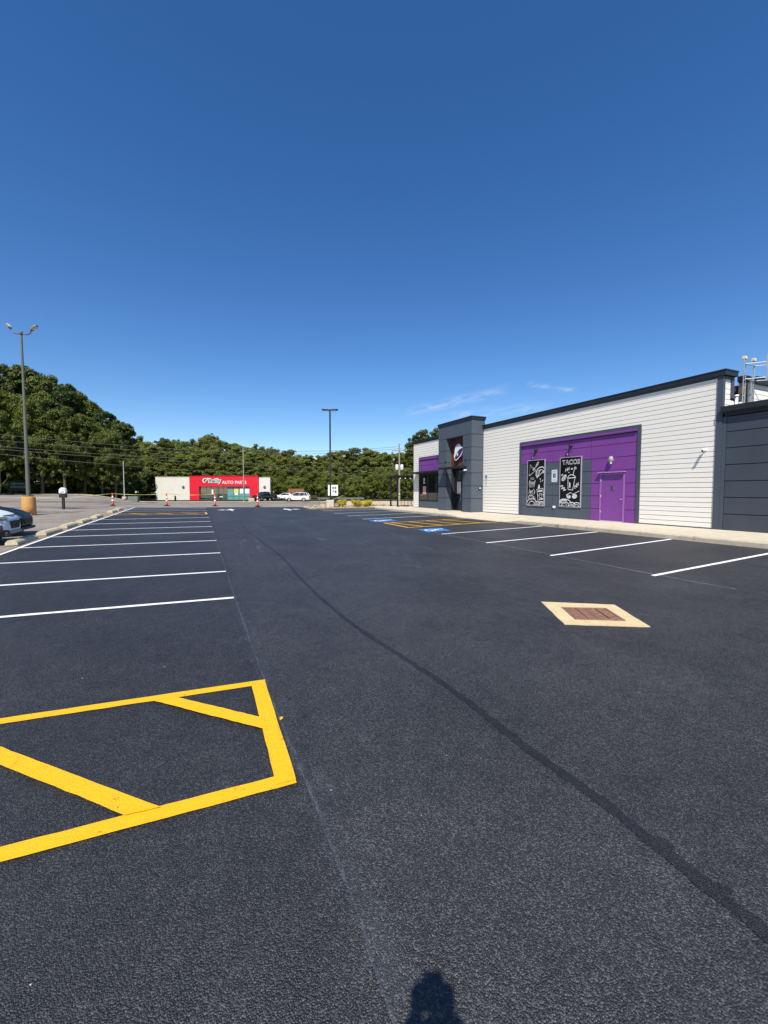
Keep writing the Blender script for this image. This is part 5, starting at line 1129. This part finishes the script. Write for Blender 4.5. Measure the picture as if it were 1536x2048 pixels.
# ------------------------------------------------------------------ woods
M_bark = mat('tree_bark', (.10, .085, .065), .95, .1, .3, 4, .5, 12, streak=(2, 2, .5))
M_leafA = leaf_mat('oak_foliage', (.020, .034, .006), (.132, .160, .026), .2)
M_leafB = leaf_mat('dark_foliage', (.016, .032, .008), (.078, .110, .024), .18)
M_leafD = leaf_mat('light_foliage', (.042, .066, .010), (.20, .235, .042), .25, .5)
M_leafC = leaf_mat('olive_foliage', (.045, .066, .009), (.225, .240, .045))
def crown_mesh(seed, z0, rx, n, nclump, m, lumps=9, top=.985):
    """a crown of unit tree height: a few big boughs, each carrying many leaf clumps"""
    r = random.Random(seed); boughs = []
    for k in range(lumps):
        f = k / (lumps - 1); zc = z0 + (top - z0) * (.14 + .70 * f) ; env = math.sin(math.pi * min(1, .20 + .72 * f)) ** .75
        a = k * 2.4 + r.uniform(-.5, .5); d = rx * env * r.uniform(.30, .66) * (0 if k == lumps - 1 else 1)
        boughs.append((d*math.cos(a), d*math.sin(a), zc, rx * r.uniform(.52, .70) * (.6 + .4*env)))
    cl = []
    for k in range(nclump):
        bx, by, bz, br = boughs[k % lumps]; u = Vector((r.gauss(0, 1), r.gauss(0, 1), r.gauss(.12, 1))).normalized() * br * (r.uniform(1.08, 1.32) if k % 9 == 0 else r.uniform(.45, 1.05))
        z = min(top - .02, max(z0, bz + u.z*.85)); cl.append((bx + u.x, by + u.y, z, rx * (r.choice((.05, .07, .09)) if k % 9 == 0 else r.choice((.06, .10, .13, .17, .22)))))
    V, F = leaf_cloud(n, cl, .0098, .72, seed, .25); V[:, 2] = np.clip(V[:, 2], z0*.6, 1.0)
    return np_mesh('crown', V, F, m), boughs
def trunk_mesh(seed, z0, boughs):
    r = random.Random(seed); c = MB(); c.tube([(0, 0, -.01), (r.uniform(-.01, .01), 0, z0*.6), (r.uniform(-.015, .015), r.uniform(-.015, .015), z0 + .25), (0, 0, .82)], [.022, .016, .011, .003], 9)
    for bx, by, bz, br in boughs: c.tube([(0, 0, max(z0*.7, bz - .22)), (bx*.5, by*.5, bz - .08), (bx, by, bz)], [.008, .006, .002], 6)
    o = c.build('trunk', M_bark); me = o.data; bpy.data.objects.remove(o); return me
KIND = {}
for kind, specs in (('b', [(1, .12, .24, M_leafA), (2, .16, .25, M_leafA), (3, .10, .23, M_leafB)]), ('f', [(4, .26, .34, M_leafA), (5, .12, .36, M_leafA), (6, .22, .35, M_leafA)]), ('m', [(7, .08, .30, M_leafD), (8, .12, .32, M_leafC), (9, .05, .30, M_leafA), (10, .10, .28, M_leafD)]), ('s', [(11, .02, .46, M_leafC), (12, .02, .5, M_leafD)])):
    KIND[kind] = []
    for sd_, z0, rx, m in specs:
        cm, bo = crown_mesh(sd_, z0, rx, 52000 if kind in 'bf' else 44000, 270 if kind in 'bf' else 260, m, 9 if kind in 'bf' else 13); KIND[kind].append((cm, trunk_mesh(sd_, z0, bo), rx))
TREES = [
    (-45.6, 116.5, 1.49, 30.8, 11.1, 'b', 4.99),
    (-41.2, 114.5, 1.49, 29.9, 11.8, 'b', 5.79),
    (-36.0, 110.3, 1.49, 28.5, 9.7, 'b', 5.92),
    (-33.5, 112.1, 1.49, 29.3, 11.3, 'b', 0.71),
    (-28.3, 105.4, 1.49, 25.3, 10.4, 'b', 3.41),
    (-25.0, 102.5, 1.49, 23.7, 10.5, 'b', 1.36),
    (-24.0, 107.9, 1.49, 23.4, 10.5, 'b', 4.81),
    (-20.9, 105.8, 1.35, 20.3, 10.2, 'b', 0.87),
    (-17.2, 99.7, 0.94, 18.5, 6.6, 'b', 0.01),
    (-14.9, 99.2, 0.52, 17.2, 7.0, 'b', 1.35),
    (-38.2, 99.2, 1.45, 20.0, 10.0, 'f', 6.04),
    (-34.2, 96.8, 1.41, 19.7, 9.1, 'f', 5.91),
    (-31.7, 100.3, 1.46, 19.1, 9.9, 'f', 1.88),
    (-25.8, 92.7, 1.35, 18.8, 8.8, 'f', 0.41),
    (-21.8, 90.0, 1.3, 15.7, 8.6, 'f', 4.26),
    (-19.8, 94.4, 1.35, 14.9, 9.2, 'f', 3.02),
    (-16.7, 92.3, 0.99, 12.5, 6.5, 'f', 0.36),
    (-14.4, 91.5, 0.59, 12.8, 7.5, 'f', 5.31),
    (-34.2, 90.5, 1.31, 12.5, 7.1, 'f', 3.63),
    (-30.1, 87.9, 1.27, 14.2, 7.0, 'f', 6.0),
    (-17.6, 140.4, 0.13, 19.8, 9.7, 'm', 5.8),
    (-13.1, 138.2, -0.05, 17.4, 9.5, 'm', 1.11),
    (-9.0, 139.6, -0.05, 18.9, 8.4, 'm', 6.26),
    (-5.3, 140.6, -0.05, 18.8, 8.8, 'm', 3.35),
    (-1.2, 135.3, -0.05, 18.2, 9.3, 'm', 5.19),
    (2.9, 128.7, -0.05, 19.3, 9.1, 'm', 5.75),
    (7.4, 133.6, -0.05, 18.2, 8.3, 'm', 0.82),
    (11.1, 130.1, -0.05, 17.0, 10.3, 'm', 4.95),
    (15.3, 124.0, -0.05, 16.3, 8.2, 'm', 5.3),
    (20.1, 129.3, -0.05, 16.1, 9.2, 'm', 5.35),
    (23.5, 123.3, -0.05, 15.1, 10.9, 'm', 4.58),
    (28.3, 120.4, -0.05, 13.4, 9.4, 'm', 0.92),
    (33.8, 122.8, -0.05, 13.5, 9.4, 'm', 3.94),
    (36.0, 114.1, -0.05, 14.2, 9.3, 'm', 1.71),
    (41.0, 114.3, -0.05, 15.6, 10.3, 'm', 4.94),
    (46.5, 114.4, -0.05, 15.6, 10.5, 'm', 4.77),
    (50.0, 109.5, -0.05, 14.0, 9.0, 'm', 3.05),
    (54.2, 107.8, -0.05, 14.1, 10.2, 'm', 5.94),
    (57.7, 103.7, -0.05, 20.4, 9.6, 'm', 3.44),
    (64.0, 104.8, -0.05, 21.5, 8.8, 'm', 5.13),
    (-16.9, 129.6, 0.2, 16.3, 8.0, 'm', 4.04),
    (-12.9, 127.8, -0.05, 11.8, 8.2, 'm', 5.29),
    (-9.1, 130.2, -0.05, 13.9, 8.7, 'm', 6.01),
    (-4.5, 122.8, -0.05, 13.0, 7.7, 'm', 5.25),
    (-0.7, 124.5, -0.05, 14.7, 8.7, 'm', 4.52),
    (3.7, 123.1, -0.05, 15.4, 8.3, 'm', 3.65),
    (7.8, 120.3, -0.05, 13.1, 8.2, 'm', 4.87),
    (11.5, 114.7, -0.05, 11.7, 7.8, 'm', 1.0),
    (15.6, 114.1, -0.05, 10.7, 7.6, 'm', 4.31),
    (19.7, 113.9, -0.05, 12.6, 8.0, 'm', 1.42),
    (23.5, 111.2, -0.05, 11.2, 6.9, 'm', 1.14),
    (27.2, 110.5, -0.05, 9.3, 7.2, 'm', 2.39),
    (30.4, 107.6, -0.05, 8.9, 7.9, 'm', 5.67),
    (34.4, 106.0, -0.05, 10.3, 6.7, 'm', 2.58),
    (38.0, 105.0, -0.05, 10.9, 7.0, 'm', 0.23),
    (41.9, 104.4, -0.05, 12.2, 8.0, 'm', 2.13),
    (46.6, 104.1, -0.05, 9.0, 8.1, 'm', 2.63),
    (49.4, 99.9, -0.05, 9.0, 8.3, 'm', 0.89),
    (55.3, 101.1, -0.05, 15.8, 8.2, 'm', 6.08),
    (59.2, 98.9, -0.05, 17.5, 8.2, 'm', 0.01),
    (62.4, 95.7, -0.05, 13.9, 7.1, 'm', 0.88),
    (16.2, 106.1, -0.05, 6.0, 5.9, 's', 2.71),
    (20.1, 108.2, -0.05, 7.7, 5.4, 's', 2.39),
    (22.5, 104.7, -0.05, 6.0, 6.6, 's', 1.63),
    (25.9, 102.0, -0.05, 7.0, 6.5, 's', 2.0),
    (29.2, 99.6, -0.05, 7.0, 6.5, 's', 3.0),
    (33.1, 98.9, -0.05, 6.7, 5.0, 's', 1.84),
    (34.9, 95.3, -0.05, 6.1, 6.0, 's', 3.34),
    (40.0, 98.1, -0.05, 6.0, 5.4, 's', 1.54),
    (43.4, 97.9, -0.05, 8.1, 5.4, 's', 1.84),
    (45.5, 94.7, -0.05, 7.1, 5.9, 's', 3.79),
    (49.1, 93.8, -0.05, 8.1, 6.2, 's', 1.89),
    (51.1, 89.9, -0.05, 7.4, 5.7, 's', 3.33),
]

def thicket(name, pts, n, seed, m):
    r = random.Random(seed); cl = []
    for a, b, h in pts:
        a, b = Vector(a), Vector(b); L = (b - a).length
        for k in range(int(L * 3.0)):
            p = a.lerp(b, r.random()); x, y = p.x + r.gauss(0, 1.6), p.y + r.gauss(0, 1.6); cl.append((x, y, G(x, y) + h * r.random() ** 1.2, r.uniform(.7, 1.5)))
    V, F = leaf_cloud(n, cl, .26, .8, seed, .2); o = bpy.data.objects.new(name, np_mesh(name, V, F, m)); col.objects.link(o); tag(o, kind='stuff')
thicket('undergrowth', [((-75, 120), (-24, 112), 7), ((-24, 112), (-16, 104), 6), ((-60, 108), (-22, 98), 4), ((-52, 112), (-21, 99), 8), ((-21, 99), (-13.5, 98), 7), ((-48, 107), (-19, 95), 6)], 170000, 51, M_leafB)
thicket('undergrowth', [((-30, 152), (20, 132), 11), ((20, 132), (75, 108), 11), ((75, 108), (120, 80), 11), ((-20, 112), (-10, 128), 7)], 90000, 52, M_leafB)
GRP = {'b': ('tall dark tree on the skyline of the left wood', 'trees along the skyline of the left wood'), 'f': ('leafy tree in the front rows of the left wood', 'front trees of the left wood'),
       'm': ('full green tree in the belt behind the store', 'trees of the belt behind the store'), 's': ('low bushy tree at the foot of the tree belt', 'bushy growth at the foot of the belt')}
WORD = {'b': 'tall dark skyline tree', 'f': 'leafy front wood tree', 'm': 'green belt tree', 's': 'low bushy tree'}
# landmarks by compass bearing from the lot, west to east, for the labels only
MARKS = [(-18.5, 'twin-headed light pole'), (-13.9, 'white-topped preview board'), (-9.3, 'farthest left delineator'), (-7.2, 'grey street light'), (-4.0, 'cream left store wall'), (-.5, 'left end of the red front'), (2.4, 'store doors'), (5.1, 'bare utility pole'), (7.6, 'right end of the red front'), (9.6, 'white sedan'), (12.0, 'white crossover'), (14.5, 'largest island boulder'), (16.9, 'slim black light pole'), (19.2, 'left yellow bush'), (21.5, 'right yellow bushes'), (26.2, 'transformer pole'), (28.2, 'black patio frame'), (31.0, 'slate tower')]
used = {}
for i, (x, y, z, h, w, k, rot) in enumerate(TREES):
    cm, tm, rx = KIND[k][i % len(KIND[k])]
    b = math.degrees(math.atan2(x, y)); mk = min(MARKS, key=lambda q: abs(q[0] - b)); side = 'left of' if b < mk[0] - .55 else ('right of' if b > mk[0] + .55 else 'straight behind')
    far_row = 'rear' if k == 'm' and .41*x + .912*y > 117.5 else ('nearer' if k == 'm' else ('lower' if k == 'f' and h < 14.5 else ''))
    lab = ' '.join((far_row + ' ' + WORD[k] + ' seen ' + side + ' the ' + mk[1]).split())
    t = empty('broadleaf_tree', (x, y, z), rot, label=lab, cat='tree', group=GRP[k][1])
    if lab in used: used[lab]['label'] = lab + ', farther left'; t['label'] = lab + ', farther right'
    used[lab] = t
    sxy = w / (2 * rx) * (1.25 if k == 'm' else 1.05)
    for nm, me in (('crown', cm), ('trunk', tm)):
        o = bpy.data.objects.new(nm, me); col.objects.link(o); o.parent = t; o.scale = (sxy, sxy, h) if nm == 'crown' else (h * .8, h * .8, h)

# ------------------------------------------------------------------ the photographer, standing behind the camera (only the shadow falls into view)
f = Vector((math.sin(R(CAM_YAW)), math.cos(R(CAM_YAW)), 0)); rt = Vector((f.y, -f.x, 0)); base = -f * .17; gz = G(base.x, base.y)
per = empty('person', (base.x, base.y, gz), R(-CAM_YAW), label='person in dark shirt and jeans holding up a phone, casting the shadow at the bottom', cat='person')
def skin_body(edges, verts, name, mats, parent, lv=1):
    me = bpy.data.meshes.new(name); me.from_pydata([v[:3] for v in verts], edges, []); o = bpy.data.objects.new(name, me); col.objects.link(o)
    sk = o.modifiers.new('skin', 'SKIN'); sb = o.modifiers.new('sub', 'SUBSURF'); sb.levels = lv; sb.render_levels = lv
    for i, v in enumerate(verts): me.skin_vertices[0].data[i].radius = (v[3], v[4] if len(v) > 4 else v[3]); me.skin_vertices[0].data[i].use_root = (i == 0)
    bpy.context.view_layer.update(); m2 = bpy.data.meshes.new_from_object(o.evaluated_get(bpy.context.evaluated_depsgraph_get())); bpy.data.objects.remove(o)
    for q in m2.polygons: q.use_smooth = True
    m2.materials.clear()
    for k in mats: m2.materials.append(k)
    r_ = bpy.data.objects.new(name, m2); col.objects.link(r_); r_.parent = parent; return r_
M_skin = mat('skin', (.48, .29, .20), .55, .4, .06, 20); M_shirt = mat('dark_shirt', (.03, .035, .05), .85, .2, .1, 20); M_jean = mat('jeans', (.05, .07, .13), .85, .2, .15, 30)
vb = [(0, 0, 1.04, .16, .12), (0, 0, 1.26, .145, .105), (0, 0, 1.50, .17, .11), (0, -.01, 1.64, .10, .07), (0, -.015, 1.71, .085, .065), (0, -.02, 1.81, .08, .095), (0, -.02, 1.885, .06, .072),
      (-.19, 0, 1.57, .06), (-.19, .08, 1.42, .055), (-.115, .10, 1.66, .056), (-.06, .13, 1.83, .036), (.19, 0, 1.57, .06), (.20, .08, 1.43, .055), (.125, .10, 1.68, .056), (.066, .13, 1.83, .036),
      (-.10, 0, .92, .09), (-.11, .02, .52, .06), (-.115, -.01, .10, .04), (-.12, .06, .05, .042), (-.125, .17, .035, .03), (.10, 0, .92, .09), (.11, .02, .52, .06), (.115, -.01, .10, .04), (.12, .06, .05, .042), (.125, .17, .035, .03)]
eb = [(0, 1), (1, 2), (2, 3), (3, 4), (4, 5), (5, 6), (2, 7), (7, 8), (8, 9), (9, 10), (2, 11), (11, 12), (12, 13), (13, 14), (0, 15), (15, 16), (16, 17), (17, 18), (18, 19), (0, 20), (20, 21), (21, 22), (22, 23), (23, 24)]
bd = skin_body(eb, vb, 'body', [M_skin, M_shirt, M_jean], per, 2)
for q in bd.data.polygons:
    z = q.center.z; ax = abs(q.center.x); q.material_index = 2 if z < 1.06 else (1 if z < 1.65 else 0)
c = MB(); c.lathe((0, -.03, 1.85), [(.092, 0), (.098, .04), (.09, .08), (.06, .12), (.02, .135)], 16); c.build('hair', mat('dark_hair', (.03, .02, .015), .8, .2, .2, 30), per)
c = MB()
for s in (-1, 1): c.lathe((s*.03, .075, 1.825), [(.011, -.008), (.012, 0), (.006, .008)], 8, axis='y')
c.build('eye', M_blk, per); MB().add([(-.015, .07, 1.79), (.015, .07, 1.79), (0, .10, 1.785), (0, .072, 1.835)], [(0, 1, 2), (0, 2, 3), (1, 3, 2), (0, 3, 1)], True).build('nose', M_skin, per)
for s in (-1, 1):
    # each hand: palm behind the phone's edge, four unequal fingers behind it and a thumb in front
    hx = s * .042; c = MB(); c.bevbox((min(hx, hx + s*.04), .122, 1.80), (max(hx, hx + s*.04), .162, 1.905), .012)
    for k, ln in enumerate((.058, .066, .060, .046)):
        z = 1.895 - k*.023; c.tube([(hx + s*.034, .152, z), (hx + s*.022, .170, z + .003), (hx + s*(.022 - ln*.55), .1765, z + .004), (hx + s*(.022 - ln), .1735, z + .002)], [.0105, .010, .009, .007], 7)
    c.tube([(hx + s*.024, .132, 1.83), (hx + s*.004, .126, 1.86), (hx - s*.02, .140, 1.89)], [.013, .011, .008], 7); c.build('hand', M_skin, per)
ph = empty('phone', (0, 0, CAM_H), R(-CAM_YAW), label='black phone held up in both hands by the photographer', cat='phone')
MB().bevbox((-.039, -.021, -.135), (.039, -.012, .024), .003).build('phone_body', M_black, ph); MB().box((-.036, -.0225, -.13), (.036, -.0212, .019)).build('screen', M_glass, ph)
